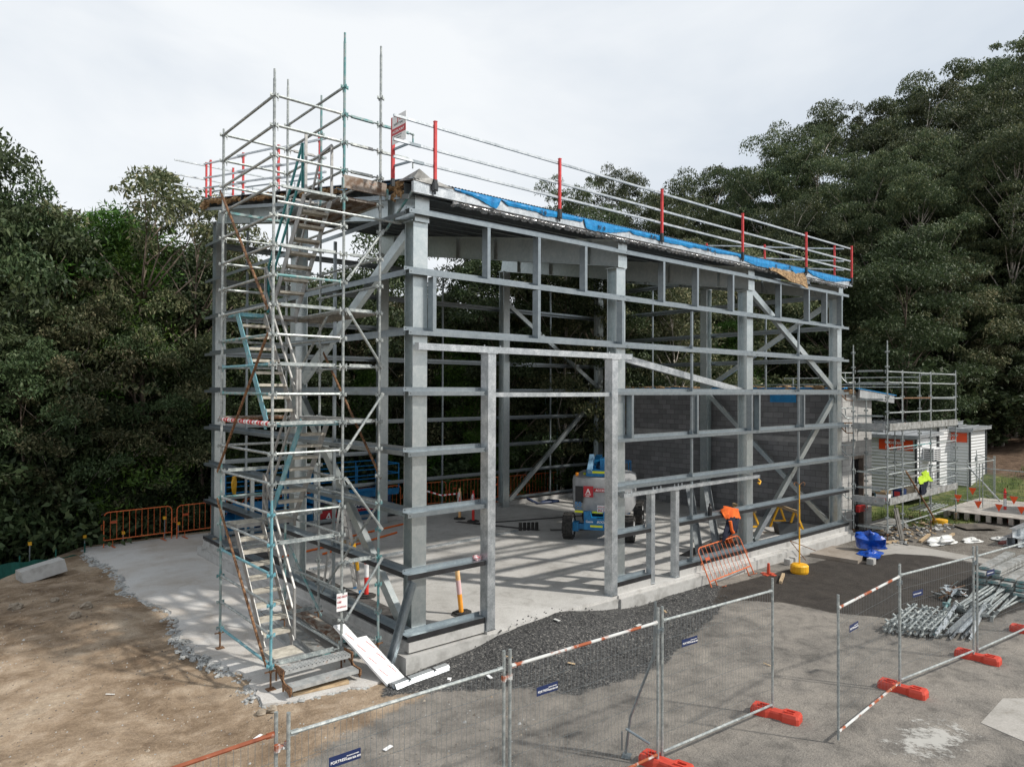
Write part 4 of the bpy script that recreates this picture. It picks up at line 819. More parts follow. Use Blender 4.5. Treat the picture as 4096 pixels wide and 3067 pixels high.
mb = MB(); mb.box(-.165,-.158,-.13,.33,8.83,9.33); obj('sign_panel', mb, WHITE, sg); mb = MB(); mb.box(-.168,-.165,-.13,.33,8.99,9.11); obj('sign_band', mb, SIGNRED, sg)
for s_,sz,y0,z_,m in (('J',.13,.155,9.225,TEXTR),('n',.13,.09,9.225,TEXTR),('SAFETY RAIL',.055,.275,9.155,TEXTG),('ACCESS POINT',.058,.31,9.025,TEXTW),('Authorised personnel',.03,.28,8.955,TEXTG),('Check before use',.03,.25,8.91,TEXTG)): text(s_, sz, m, sg, (-.169,y0,z_), (0,-1,0), (0,0,1), bold=sz>.04)
# roof props lying along the high side
mb = MB()
for y,z in ((9.5,9.92),(7.0,9.5),(4.4,9.06)): mb.beam((-.05,y+.9,z+.22),(.02,y-.9,z-.06),.03,.03); mb.tube((.0,y+.5,z),(.0,y+.5,z+.14),.012,5)
obj('rail_offcuts', mb, GIRT, B)
# ------------------------------------------------------------------ temporary fence
def fence_panel(a, b, label, tubem=TUBE, bot=True, plate=True, z=G+.08, H=2.02, top_m=None):
    a = Vector((*a, z)); b = Vector((*b, z)); d = b-a; Lx = d.length; ang = math.atan2(d.y, d.x)
    r_ = thing('temporary_fence', label, 'fence', a, 0, 'temporary mesh fence panels')
    mb = MB(); mb.tube((0,0,-.02),(0,0,H),.019,8); obj('post', mb, tubem, r_, world=False); mb = MB(); mb.tube((Lx,0,-.02),(Lx,0,H),.019,8); obj('post', mb, tubem, r_, world=False)
    mb = MB(); mb.tube((.02,0,H-.19),(Lx-.02,0,H-.19),.019,8); mb.beam((.0,0,H-.19),(.09,0,H-.19),.014,.05); mb.beam((Lx-.09,0,H-.19),(Lx,0,H-.19),.014,.05); obj('top_rail', mb, top_m or tubem, r_, world=False)
    mb = MB(); mb.tube((.02,0,.09),(Lx-.02,0,.09),.019,8); obj('bottom_rail', mb, top_m if top_m is RUSTP else tubem, r_, world=False)
    mb = MB(); n_ = int(Lx/.062); rr = random.Random(int(a.x*100)); cols = []
    def wire(p, q, w_):
        p=Vector(p); q=Vector(q); dd=(q-p).normalized(); s_=dd.cross(Vector((0,1,0))).normalized()*w_; y_=Vector((0,w_,0)); mb.add([p-s_,p+y_,p+s_,q-s_,q+y_,q+s_],[(0,1,4,3),(1,2,5,4),(2,0,3,5)])
    for i in range(1, n_):
        x = i*Lx/n_; bx = rr.uniform(-.006,.006); zm = rr.uniform(.5,1.4); wire((x,0,.09),(x+bx,.004,zm),.0019); wire((x+bx,.004,zm),(x,0,H-.19),.0019)
    for k in range(1, 7):
        zc = .09+k*(H-.28)/7+.01*rr.uniform(-1,1); pts=[(x_, rr.uniform(-.008,.008), zc+rr.uniform(-.006,.006)) for x_ in np.linspace(.0,Lx,7)]
        for p,q in zip(pts,pts[1:]): wire(p,q,.0022)
    obj('wire_mesh', mb, GIRT if tubem is not RUSTP else RUSTY, r_, world=False)
    if plate:
        pp = .38; mb = MB(); mb.box(pp,pp+.32,-.012,-.008,H-.62,H-.52); o = obj('name_plate', mb, SIGNNAVY, r_, world=False)
        if a.x < 4:
            text('FORTRESS', .036, TEXTG if False else TEXTW, o, (pp+.015,-.014,H-.590), (1,0,0), (0,0,1), world=False); text('1800 806 809', .026, TEXTW, o, (pp+.175,-.014,H-.595), (1,0,0), (0,0,1), world=False); text('FENCING & BARRIERS', .013, TEXTW, o, (pp+.175,-.014,H-.560), (1,0,0), (0,0,1), world=False)
        else: text('FORTRESS 1800 806 809', .024, TEXTW, o, (pp+.015,-.014,H-.580), (1,0,0), (0,0,1), world=False)
    r_.rotation_euler[2] = ang; return r_
fence_panel((-6.75,-4.72),(-4.29,-4.62),'mesh fence panel with a rusted top rail at the bottom left of the picture',top_m=RUSTY,plate=False)
fence_panel((-4.21,-4.70),(-1.78,-4.78),'mesh fence panel with clean silver top rail right beside the rusted one')
fence_panel((-1.70,-4.79),(.78,-4.90),'mesh fence panel with rust spots on its white top rail, below the doorway',top_m=RUSTP)
fence_panel((.87,-4.90),(3.33,-5.10),'mesh fence panel whose right end stands in the red foot left of the gap')
fence_panel((3.22,-6.16),(5.72,-6.02),'mesh fence panel with brown rusty wires and rails, first right of the gap',top_m=RUSTP)
fence_panel((5.82,-5.99),(8.30,-6.33),'mesh fence panel in front of the loose scaffold standards')
fence_panel((8.40,-6.36),(10.78,-6.62),'mesh fence panel in front of the pile of long scaffold tubes')
fence_panel((10.86,-6.64),(13.2,-6.9),'farthest mesh fence panel at the right edge of the picture')
def clampf(x, y, z=1.25):
    mb = MB(); mb.tube((x-.045,y,z-.03),(x-.045,y,z+.03),.028,8); mb.tube((x+.045,y,z-.03),(x+.045,y,z+.03),.028,8); mb.beam((x-.05,y,z),(x+.05,y,z),.03,.035); mb.tube((x,y-.04,z),(x,y+.04,z),.009,6); return mb
for i,(x,y) in enumerate(((-4.25,-4.66),(-1.74,-4.785),(.825,-4.9),(5.77,-6.005),(8.35,-6.345))):
    single('fence_coupler', clampf(x,y), RUSTP if i in (0,1) else GIRT, ('fence clamp joining the rusted panel to the clean silver panel','fence clamp at the left end of the rust spotted panel','fence clamp at the post pair with the leaning stay','fence clamp joining the brown rusty panel to its right neighbour','fence clamp left of the pile of long tubes')[i], 'clamp', 'fence clamps')
def foot(x, y, rz, label):
    mb = MB(); s_ = [(-.36,.05),(-.34,.10),(-.12,.115),(-.05,.09),(.05,.09),(.12,.115),(.34,.10),(.36,.05)]
    # body outline in plan, waisted; two raised ends joined by a low bridge
    def ring(z, k): return [(-.36,-.10*k,z),(-.33,-.125*k,z),(-.13,-.125*k,z),(-.07,-.085*k,z),(.07,-.085*k,z),(.13,-.125*k,z),(.33,-.125*k,z),(.36,-.10*k,z),(.36,.10*k,z),(.33,.125*k,z),(.13,.125*k,z),(.07,.085*k,z),(-.07,.085*k,z),(-.13,.125*k,z),(-.33,.125*k,z),(-.36,.10*k,z)]
    V = ring(0,1)+ring(.09,1)+[(a*.95,b*.86,c-(0.02 if abs(a)<.1 else 0)) for a,b,c in ring(.135,1)]; n_=16; F=[tuple(range(n_))[::-1],tuple(range(2*n_,3*n_))]
    for j in range(2):
        for i in range(n_): F.append((j*n_+i,j*n_+(i+1)%n_,(j+1)*n_+(i+1)%n_,(j+1)*n_+i))
    mb.add(V,F)
    for sx in (-.2,.2): mb.box(sx-.07,sx+.07,-.05,-.03,.134,.15); mb.box(sx-.07,sx+.07,.03,.05,.134,.15); mb.box(sx-.07,sx-.05,-.03,.03,.134,.15)
    mb.m = 1
    for sx in (-.03,.03): mb.tube((sx,0,.1),(sx,0,.118),.022,8)
    o = obj('ballast_block', mb, [REDP, BLACK]); o.location=(x,y,G-.005); o.rotation_euler=(0,0,rz); return meta(o, label, 'fence foot', 'red plastic fence feet')
foot(.83,-5.0,R(-80),'red plastic fence foot at the bottom centre of the picture, below the leaning stay'); foot(3.33,-5.16,R(-78),'red plastic fence foot under the panel end left of the fence gap')
foot(5.77,-6.05,R(-86),'red plastic fence foot where the brown rusty panel ends'); foot(8.35,-6.38,R(-88),'red plastic fence foot in front of the long scaffold tubes'); foot(10.82,-6.62,R(-88),'red plastic fence foot nearest the right edge of the picture')
mb = MB(); mb.path([(.80,-4.84,1.62),(.80,-4.82,.9),(.74,-4.62,.35),(.70,-4.5,0),(.66,-4.45,-.5)],.018,8); mb.beam((.60,-4.5,-.53),(.74,-4.42,-.53),.12,.012); mb.path([(.64,-4.47,-.15),(.8,-4.75,-.3)],.018,8); mb.tube((.62,-4.42,-.2),(.62,-4.42,-.45),.012,6); single('fence_stay', mb, GIRT, 'bent steel stay standing behind the fence posts at the bottom centre', 'stay')
# ------------------------------------------------------------------ orange crowd barriers
def barrier():
    mb = MB(); Lb, Hb = 2.1, 1.08; zb=.22; r_=.017
    mb.path([(0.05,0,0),(0.05,0,Hb-.12),(.09,0,Hb-.04),(.17,0,Hb),(Lb-.17,0,Hb),(Lb-.09,0,Hb-.04),(Lb-.05,0,Hb-.12),(Lb-.05,0,0)], r_, 8); mb.tube((.05,0,zb),(Lb-.05,0,zb),r_,8)
    t = thing('crowd_barrier','x','barrier'); obj('frame', mb, ORANGE, t, world=False)
    mb = MB()
    for i in range(1,11): mb.tube((.05+i*.182,0,zb),(.05+i*.182,0,Hb),.008,6)
    obj('bars', mb, ORANGE, t, world=False)
    mb = MB(); mb.box(.235,.41,-.008,.008,.72,.80); obj('name_plate', mb, mat('orange_dark',(.4,.07,.02)), t, world=False)
    mb = MB()
    for x in (.3,1.8): mb.beam((x,-.25,.01),(x,.25,.01),.05,.012); mb.beam((x,0,.01),(x,0,.22),.03,.01,(1,0,0))
    obj('feet', mb, ORANGE, t, world=False); 
    mb = MB(); mb.path([(.03,0,.55),(-.02,0,.55),(-.02,0,.7),(.03,0,.7)],.007,5); mb.path([(Lb-.03,0,.55),(Lb+.02,0,.55),(Lb+.02,0,.7)],.007,5); obj('hook', mb, ORANGE, t, world=False); return t
bt = barrier(); bl = ['leftmost orange crowd barrier, on the apron corner above the dirt','orange crowd barrier just left of the rear left column, second from the left','orange crowd barrier behind the left blue scissor lift','orange crowd barrier behind the gap between the two scissor lifts','orange crowd barrier hidden partly by the right blue scissor lift','orange crowd barrier behind the two tape tied bollards','orange crowd barrier seen through the left half of the doorway','orange crowd barrier seen through the right half of the doorway','orange crowd barrier left of the grey boom lift']
for i in range(9):
    o = bt if i == 0 else copy_tree(bt); xa = -2.1+i*2.13; ya = 14.06+(.15 if i < 3 else .15-(i-3)*.16); o.location = (xa, ya, -.5); o.rotation_euler = (0,0,R(3 if i < 2 else -3)); meta(o, bl[i], 'barrier', 'orange crowd barriers along the back')
o = copy_tree(bt); o.location = (8.72,-.42,-.62); o.rotation_euler = (R(-24),R(-2.5),R(1)); meta(o, 'lone orange crowd barrier leaning against the footing at the front', 'barrier')
# ------------------------------------------------------------------ boom lift
BL = thing('boom_lift', 'grey and blue wheeled boom lift with big black tyres, parked on the slab', 'boom lift', (0,0,0)); 
def W(name, mb, m, parent=BL, **k): return obj(name, mb, m, parent, world=False, **k)
def wheel(x, y, r=.40, w_=.3):
    mb = MB(); n_=24; prof=[(-w_/2,r*.72),(-w_/2,r*.93),(-w_/2+.04,r),(w_/2-.04,r),(w_/2,r*.93),(w_/2,r*.72)]; V=[]
    for a_,rr_ in prof:
        for i in range(n_): t_=i*2*math.pi/n_; V.append((x+rr_*math.cos(t_), y+a_, r+rr_*math.sin(t_)))
    m_=len(prof); F=[(j*n_+i,j*n_+(i+1)%n_,(j+1)*n_+(i+1)%n_,(j+1)*n_+i) for j in range(m_-1) for i in range(n_)]; mb.add(V,F)
    for i in range(18):
        t_=i*2*math.pi/18
        for s_ in (-1,1):
            c=Vector((x+(r+.004)*math.cos(t_+s_*.06),y+s_*w_*.25,r+(r+.004)*math.sin(t_+s_*.06))); mb.beam(c-Vector((0,w_*.24,0)), c+Vector((.03*s_*math.sin(t_),w_*.24,-.03*s_*math.cos(t_))), .055,.03,(math.cos(t_),0,math.sin(t_)))
    o = W('wheel', mb, RUBBER, smooth=False); mb = MB()
    for s_ in (-1,1): mb.tube((x,y+s_*w_*.30,r),(x,y+s_*w_*.42,r),r*.70,20,r*.74)
    W('rim', mb, mat('rim_white',(.5,.52,.53),(.65,.66,.66),rough=.5,scale=5), o); mb = MB(); mb.tube((x,y-w_*.5,r),(x,y+w_*.5,r),.09,10); W('hub', mb, BLACK, o)
for x,y in ((0,.95),(0,-.95),(3.1,.9),(3.1,-.9)): wheel(x,y)
mb = MB(); mb.box(-.12,.12,-.62,.62,.34,.5); mb.box(-.30,.25,-.42,.42,.36,.72); mb.box(.25,3.0,-.38,.38,.45,.72); mb.box(2.95,3.2,-.6,.6,.34,.5)
for s_ in (-1,1): mb.box(-.16,.16,s_*.62,s_*.80,.27,.55); mb.prism([(-.12,-.1),(.12,-.1),(.06,.14),(-.12,.14)],(-.32,s_*.30,.78),(-.1,s_*.30,.78))
W('chassis', mb, GBLUE)
ch = BL.children[-1]; mb = MB(); mb.box(-.305,-.3,-.16,.22,.45,.51); W('reflector', mb, YTAPE, ch)
text('Genie', .095, TEXTW, ch, (-.31,.36,.585), (0,-1,0), (0,0,1), world=False, bold=True); text('BOOM', .10, TEXTW, ch, (-.31,.02,.585), (0,-1,0), (0,0,1), world=False, bold=True, shear=.3)
mb = MB(); V=[]; n_=48; lev=[(.80,.90),(.92,.96),(1.78,.98),(1.90,.95),(1.96,.84),(1.98,.6)]
cx0=1.25
for z,k in lev:
    for i in range(n_):
        t_=i*2*math.pi/n_; c_,s_=math.cos(t_),math.sin(t_); e_=.55; V.append((cx0+1.28*k*math.copysign(abs(c_)**e_,c_), 1.0*k*math.copysign(abs(s_)**e_,s_), z))
F=[tuple(range(n_))[::-1], tuple(range((len(lev)-1)*n_,len(lev)*n_))]+[(j*n_+i,j*n_+(i+1)%n_,(j+1)*n_+(i+1)%n_,(j+1)*n_+i) for j in range(len(lev)-1) for i in range(n_)]
mb.add(V,F); tb = W('turntable', mb, MGREY, smooth=True)
mb = MB(); mb.box(-.045,-.035,.50,.74,1.15,1.66); W('control_panel', mb, BLACK, tb)
XF = -.045
def lab(y0,y1,z0,z1,m,nm='sticker'): mb = MB(); mb.box(XF-.003,XF+.004,y1,y0,z0,z1); return W(nm, mb, m, tb)
s1=lab(.48,.17,1.33,1.67,SIGNRED); text('A', .2, TEXTW, s1, (XF-.006,.40,1.45),(0,-1,0),(0,0,1),world=False,bold=True); text('ACCESS\n  HIRE', .055, TEXTW, s1, (XF-.006,.44,1.395),(0,-1,0),(0,0,1),world=False,bold=True)
s2=lab(.15,-.5,1.50,1.61,SIGNRED); text('ACCESS HIRE', .095, TEXTW, s2, (XF-.006,.10,1.52),(0,-1,0),(0,0,1),world=False,bold=True)
s3=lab(.05,-.5,1.0,1.09,WHITE); text('www.accesshire', .07, TEXTR, s3, (XF-.006,.03,1.02),(0,-1,0),(0,0,1),world=False); s4=lab(.05,-.5,.87,.98,WHITE); text('PH 13 40 00', .1, TEXTR, s4, (XF-.006,.02,.89),(0,-1,0),(0,0,1),world=False,bold=True)
text('50', .22, TEXTBL, tb, (XF-.004,.76,1.02),(0,-1,0),(0,0,1),world=False,bold=True); text('YEARS', .085, TEXTBL, tb, (XF-.004,.76,.93),(0,-1,0),(0,0,1),world=False)
for a_,b_ in ((.76,.50),(.2,-.4),(-.6,-.8)):
    mb = MB(); mb.box(XF+.0,XF+.012,b_,a_,.835,.895); W('reflector', mb, YTAPE, tb)
mb = MB(); mb.box(.1,.75,-.34,.42,1.96,2.18); mb.beam((.3,.25,2.16),(1.6,.25,2.4),.2,.24); mb.box(.2,1.0,-.12,-.0,2.1,2.5); mb.beam((.6,-.06,2.4),(3.6,-.06,1.85),.2,.24); bo = W('boom', mb, GBLUE)
mb = MB(); mb.beam((.02,.3,2.12),(.5,.3,2.56),.14,.18); W('boom_link', mb, mat('pale_blue',(.18,.33,.48),(.25,.42,.58),rough=.45), bo); mb = MB(); mb.box(.092,.1,-.2,.3,2.06,2.13); W('reflector', mb, YTAPE, bo)
mb = MB(); mb.tube((.15,.72,1.96),(.15,.72,2.06),.05,10); W('beacon', mb, mat('beacon_orange',(.9,.3,.02),rough=.3), BL); mb = MB(); mb.tube((.4,.52,1.97),(.4,.52,2.03),.04,10,.055); W('filler_cap', mb, YTAPE, BL)
mb = MB()
for a_ in ((3.4,-.5),(3.4,.5),(4.1,-.5),(4.1,.5)): mb.tube((*a_,1.2),(*a_,2.1),.018,6)
for z_ in (1.25,1.7,2.1): mb.path([(3.4,-.5,z_),(3.4,.5,z_),(4.1,.5,z_),(4.1,-.5,z_),(3.4,-.5,z_)],.018,6)
mb.box(3.4,4.1,-.5,.5,1.18,1.22); W('basket', mb, GBLUE)
BL.location = (9.67,4.28,S); BL.rotation_euler = (0,0,math.atan2(.548,.837))
# ------------------------------------------------------------------ blue scissor lifts
def scissor(loc, rz, Lx, Wy, zdeck, label, big):
    t = thing('scissor_lift', label, 'scissor lift', (0,0,0)); O = lambda n,mb,m,p=t: obj(n,mb,m,p,world=False)
    mb = MB(); mb.box(.1,Lx-.1,-Wy/2+.05,Wy/2-.05,.22,.75 if big else .6); mb.box(.0,.5,-Wy/2,Wy/2,.3,.95 if big else .8); base = O('base', mb, GBLUE)
    for x in (.4,Lx-.4):
        for s_ in (-1,1): mb = MB(); mb.tube((x,s_*(Wy/2-.1),.25),(x,s_*(Wy/2+.08),.25),.27,18); O('wheel', mb, RUBBER)
    mb = MB()
    for k in range(3):
        z0=.8+k*(zdeck-1.0)/3; z1=z0+(zdeck-1.0)/3
        for s_ in (-1,1): mb.beam((.3,s_*Wy*.36,z0),(Lx-.3,s_*Wy*.36,z1),.05,.08); mb.beam((.3,s_*Wy*.36,z1),(Lx-.3,s_*Wy*.36,z0),.05,.08)
    O('scissor_arms', mb, GBLUE)
    mb = MB(); mb.box(-.05,Lx+.05,-Wy/2,Wy/2,zdeck-.08,zdeck); mb.box(-.05,Lx+.05,-Wy/2,-Wy/2+.01,zdeck,zdeck+.15); mb.box(-.05,-.04,-Wy/2,Wy/2,zdeck,zdeck+.15); O('platform', mb, GBLUE)
    mb = MB(); nx_=4
    for i in range(nx_+1):
        x=-.05+(Lx+.1)*i/nx_
        for s_ in (-1,1): mb.tube((x,s_*Wy/2,zdeck),(x,s_*Wy/2,zdeck+1.05),.022,6)
    for h in (.35,.7,1.05): mb.path([(-.05,-Wy/2,zdeck+h),(Lx+.05,-Wy/2,zdeck+h),(Lx+.05,Wy/2,zdeck+h),(-.05,Wy/2,zdeck+h),(-.05,-Wy/2,zdeck+h)],.02,6)
    O('guard_rail', mb, GBLUE)
    if big:
        mb = MB(); mb.box(.2,1.45,-Wy/2-.06,-Wy/2+.05,.15,1.0); cab = O('engine_cover', mb, BLACK); mb = MB(); mb.box(.22,.86,-Wy/2-.068,-Wy/2-.062,.3,.78); s_ = O('sticker', mb, SIGNRED, cab); text('A', .42, TEXTW, s_, (.38,-Wy/2-.072,.40),(1,0,0),(0,0,1),world=False,bold=True,shear=.2)
        mb = MB(); mb.box(.4,.75,-Wy/2-.067,-Wy/2-.062,.82,.94); O('sticker', mb, mat('green_label',(.25,.45,.3)), cab)
        mb = MB(); mb.box(.1,Lx-.3,-Wy/2-.02,-Wy/2-.012,zdeck-.42,zdeck-.1); s_=O('banner', mb, NAVY); text('13 40 00', .26, TEXTW, s_, (.9,-Wy/2-.026,zdeck-.36),(1,0,0),(0,0,1),world=False,bold=True,shear=.2)
        mb = MB(); mb.box(1.5,Lx-.3,-Wy/2+.02,-Wy/2+.045,.6,.95); s_=O('banner', mb, SIGNRED); text('ACCESS HIRE', .2, TEXTW, s_, (1.6,-Wy/2+.014,.68),(1,0,0),(0,0,1),world=False,bold=True)
    else:
        mb = MB(); mb.box(.15,.5,-Wy/2-.012,-Wy/2-.004,.62,.76); s_=O('reflector', mb, YTAPE); mb = MB(); mb.box(.9,Lx-.2,-Wy/2+.03,-Wy/2+.046,.35,.55); s_=O('banner', mb, NAVY); text('13 40 00', .18, TEXTW, s_, (1.0,-Wy/2+.024,.38),(1,0,0),(0,0,1),world=False,bold=True,shear=.2)
        mb = MB(); mb.blob((.2,-Wy/2-.05,zdeck+.75),(.09,.05,.3),3); O('harness', mb, YEL)
    t.location = loc; t.rotation_euler=(0,0,rz); return t
scissor((.95,12.55,-.505),R(-2),2.35,1.15,1.15,'smaller blue scissor lift behind the left wall, left of the red signed one',False)
scissor((3.75,12.75,-.505),R(2),3.4,1.6,1.15,'larger blue scissor lift with a red sign on its black engine cover',True)
#@@SECTION annex
# ------------------------------------------------------------------ block annex
def blockmat(name, c1, c2, mortar, ax):
    m = bpy.data.materials.new(name); m.use_nodes = True; t = m.node_tree; L = t.links; b = t.nodes['Principled BSDF']; b.inputs['Roughness'].default_value=.9
    tx = nn(t,'ShaderNodeTexCoord'); sp_ = nn(t,'ShaderNodeSeparateXYZ'); cb = nn(t,'ShaderNodeCombineXYZ'); L.new(tx.outputs['Object'], sp_.inputs[0]); L.new(sp_.outputs[ax], cb.inputs[0]); L.new(sp_.outputs[2], cb.inputs[1])
    br = nn(t,'ShaderNodeTexBrick', inp={'Color1':(*c1,1),'Color2':(*c2,1),'Mortar':(*mortar,1),'Scale':1.,'Mortar Size':.008,'Mortar Smooth':.2,'Bias':0.,'Brick Width':.4,'Row Height':.2}); L.new(cb.outputs[0], br.inputs[0])
    n = nn(t,'ShaderNodeTexNoise', inp={'Scale':1.2,'Detail':6.,'Roughness':.7}); L.new(tx.outputs['Object'], n.inputs['Vector']); r = nn(t,'ShaderNodeValToRGB'); e=r.color_ramp.elements; e[0].position=.35; e[0].color=(.40,.40,.40,1); e[1].position=.65; e[1].color=(.60,.60,.60,1); L.new(n.outputs[0], r.inputs[0])
    x = nn(t,'ShaderNodeMix', data_type='RGBA', blend_type='OVERLAY', inp={0:.6}); L.new(br.outputs[0], x.inputs[6]); L.new(r.outputs[0], x.inputs[7]); L.new(x.outputs[2], b.inputs['Base Color'])
    bp = nn(t,'ShaderNodeBump', inp={'Strength':.5,'Distance':.01}); bp.invert = True; L.new(br.outputs['Fac'], bp.inputs['Height']); L.new(bp.outputs[0], b.inputs['Normal']); return m
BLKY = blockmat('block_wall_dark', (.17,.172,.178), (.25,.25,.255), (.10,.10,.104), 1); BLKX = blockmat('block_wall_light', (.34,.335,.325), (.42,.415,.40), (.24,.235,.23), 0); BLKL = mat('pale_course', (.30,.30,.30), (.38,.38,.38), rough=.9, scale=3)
AN = thing('block_annex', 'low concrete block annex with a skillion roof at the right end of the steel frame', 'building', (19.5,5,G))
mb = MB(); mb.box(17.44,17.64,.35,10.4,-.55,4.42); obj('wall', mb, BLKY, AN)
mb = MB(); mb.box(17.432,17.438,.4,10.35,2.6,2.79); o = obj('block_course', mb, BLKL, AN)
mb = MB(); mb.box(17.645,18.35,.35,.54,-.55,4.42); mb.box(19.35,19.95,.35,.54,-.55,4.42); mb.box(18.352,19.348,.352,.538,2.15,4.42); obj('wall', mb, BLKX, AN)
mb = MB(); mb.box(18.352,19.348,.36,.535,2.05,2.148); mb.box(18.352,18.40,.37,.53,-.3,2.048); mb.box(19.30,19.348,.37,.53,-.3,2.048); obj('door_frame', mb, mat('door_frame_grey',(.13,.10,.08),(.2,.16,.13),rough=.7), AN)
mb = MB(); mb.box(19.75,19.95,.545,10.4,-.55,4.42); mb.box(17.65,19.74,10.2,10.4,-.55,4.42); mb.box(18.36,19.34,1.5,1.55,-.3,3.0); obj('wall', mb, BLKY, AN)
mb = MB(); mb.add([(17.7,.2,4.47),(21.4,.2,4.20),(21.4,10.6,4.20),(17.7,10.6,4.47)],[(0,1,2,3)]); mb.add([(17.7,.2,4.52),(21.4,.2,4.25),(21.4,10.6,4.25),(17.7,10.6,4.52)],[(0,1,2,3)]); obj('roof_sheet', mb, ROOFM, AN)
mb = MB(); mb.beam((18.4,.12,4.35),(21.3,.12,4.13),.06,.28); obj('roof_beam', mb, BRIGHT, AN); mb = MB(); mb.beam((18.2,.1,4.53),(21.4,.1,4.28),.1,.02); mb.box(17.66,17.9,.3,10.3,4.5,4.56); obj('membrane', mb, BLUEM, AN)
mb = MB()
for i in range(26): mb.blob((17.75+rr.uniform(-.1,.1),.5+i*.38,4.50+.05*rr.random()),(.12,.26,.06+.05*rr.random()),i+5,jit=.35)
for i in range(4): mb.blob((17.9+.12*i,.28,4.42),(.12,.1,.08),i+50,jit=.3)
obj('insulation', mb, INSUL, AN)
mb = MB(); mb.box(17.40,17.43,1.9,2.9,4.02,4.42); obj('membrane', mb, BLUEM, AN)
# ------------------------------------------------------------------ annex scaffold
AS = thing('annex_scaffold', 'low scaffold wrapping the block annex, with plank decks and guard rails', 'scaffold', (20.5,-.4,G))
Y0, Y1 = -1.08, .02; XS = [17.72,18.95,21.5,24.05]; la = [-.2+.495*k for k in range(13)]
tops = {0:(6.0,5.6),1:(5.15,5.1),2:(5.15,4.9),3:(5.25,5.2)}
for i,x in enumerate(XS):
    standard(AS, x, Y0, G, (6.1,5.15,5.15,5.25)[i], TUBE, levels=la)
    yb = (.02,.12,.15,.2)[i]; standard(AS, x if i else 17.72, Y1 if i == 0 else yb, G, (6.0,4.2,3.0,5.2)[i], TUBE if i else TUBE, levels=la)
rl = [la[k] for k in (1,3,4,5,6,8,10)]
for z in (-.02,.72,1.2,1.7,2.55,3.12,3.72,4.2,4.72,5.08):
    for i in range(3): ledger(AS,(XS[i],Y0,z),(XS[i+1],Y0,z), RUST if (abs(z-4.2)<.01 and i==1) else TEAL if (i==1 and z in (2.55,)) else TUBE)
for z in (-.1,.65,1.2,1.72,3.1,3.6,4.15,4.7,5.1): ledger(AS,(17.72,Y1,z),(17.72,Y0,z),TUBE,'angle','transom')
for z in (.65,1.7,3.1,4.15,5.1): ledger(AS,(24.05,.2,z),(24.05,Y0,z),TUBE,'tube','ledger'); 
for z in (5.0,4.6): 
    ledger(AS,(24.05,.2,z),(24.05,6.,z),TUBE,'tube'); 
for z in (.65,1.65,2.2): ledger(AS,(18.95,.12,z),(21.5,.15,z),TUBE,'tube'); ledger(AS,(21.5,.15,z),(24.05,.2,z),TUBE,'tube')
for i in range(3):
    for j in range(4): plank(AS,(XS[i]+.03,-.95+j*.24,.78),(XS[i+1]-.03,-.95+j*.24,.78),m=DECK); 
    for j in range(4): plank(AS,(XS[i]+.03,-.95+j*.24,3.2),(XS[i+1]-.03,-.95+j*.24,3.2),m=DECK)
for z,mm in ((.66,DECK),(3.1,DECK)):
    mb = MB(); mb.box(XS[0]+.02,XS[3]-.02,Y0-.075,Y0-.03,z+.04,z+.27); 
    for q in range(16): mb.box(XS[0]+.2+q*.4,XS[0]+.23+q*.4,Y0-.08,Y0-.025,z+.04,z+.27)
    obj('toe_board', mb, mm, AS); mb = MB(); mb.box(XS[0]-.08,XS[0]-.03,Y0+.05,Y1,z+.05,z+.27); obj('toe_board', mb, PERF, AS)
for j in range(3): plank(AS,(17.8,-.9+j*.25,-.02),(19.6,-.9+j*.25,-.02),m=DECK)
for z,m in ((5.05,TUBE),(4.45,RUST),(3.85,TUBE),(3.35,RUST),(2.6,TUBE),(1.15,TUBE),(.4,TUBE)):
    mb = MB(); mb.path([(17.68,.02,z-.34),(17.5,.15,z-.33),(17.42,.25,z-.2),(17.38,.33,z)],.02,6); mb.tube((17.72,.02,z),(17.30,.4,z),.022,6); mb.tube((17.5,.2,z),(17.52,.18,z-.33),.016,6); obj('hop_up_bracket', mb, m, AS)
tbrace(AS,(19.0,-1.16,1.75),(21.7,-1.16,-.25),RUST,r=.03)
for i in range(6):
    a_ = (21.7,-.9+i*.13,.03+.02*(i%2)); mb = MB(); mb.tube(a_, (23.9,-.85+i*.13,.06), .024, 8); obj('stacked_tube', mb, TUBE, AS)
mb = MB(); mb.tube((18.1,11,4.72),(24.0,11.,4.72),.024,6); obj('ledger', mb, TUBE, AS); 
mb = MB(); mb.tube((22.3,.3,4.70),(22.3,13,4.70),.024,6); obj('ledger', mb, TUBE, AS)
for y in (1.8,4.6,7.2,9.6):
    mb = MB(); mb.tube((22.3,y,G),(22.3,y,5.0),.024,8); obj('standard', mb, TUBE, AS)
# rear scaffold beyond the back wall
RS = thing('rear_scaffold', 'slim scaffold tower standing beyond the back wall near the boom lift', 'scaffold', (17.3,13,-.55))
XR=[16.25,17.35,18.4]
for x in XR:
    for y in (12.9,13.7): standard(RS,x,y,-.55,5.2,TEAL if x<17 else TUBE,levels=la)
for z in la[1::1]:
    for i in range(2): ledger(RS,(XR[i],12.9,z),(XR[i+1],12.9,z),TUBE,'angle' if int(z*2)%2 else 'tube')
    if int(z*2)%2: ledger(RS,(XR[0],12.9,z),(XR[0],13.7,z),TUBE)
for z in (1.3,3.6):
    for j in range(3): plank(RS,(16.3,13.05+j*.24,z),(18.35,13.05+j*.24,z),m=DECKR)
ledger(RS,(18.4,12.9,4.75),(21.5,12.9,4.75)); ledger(RS,(18.4,12.9,4.2),(21.5,12.9,4.2))
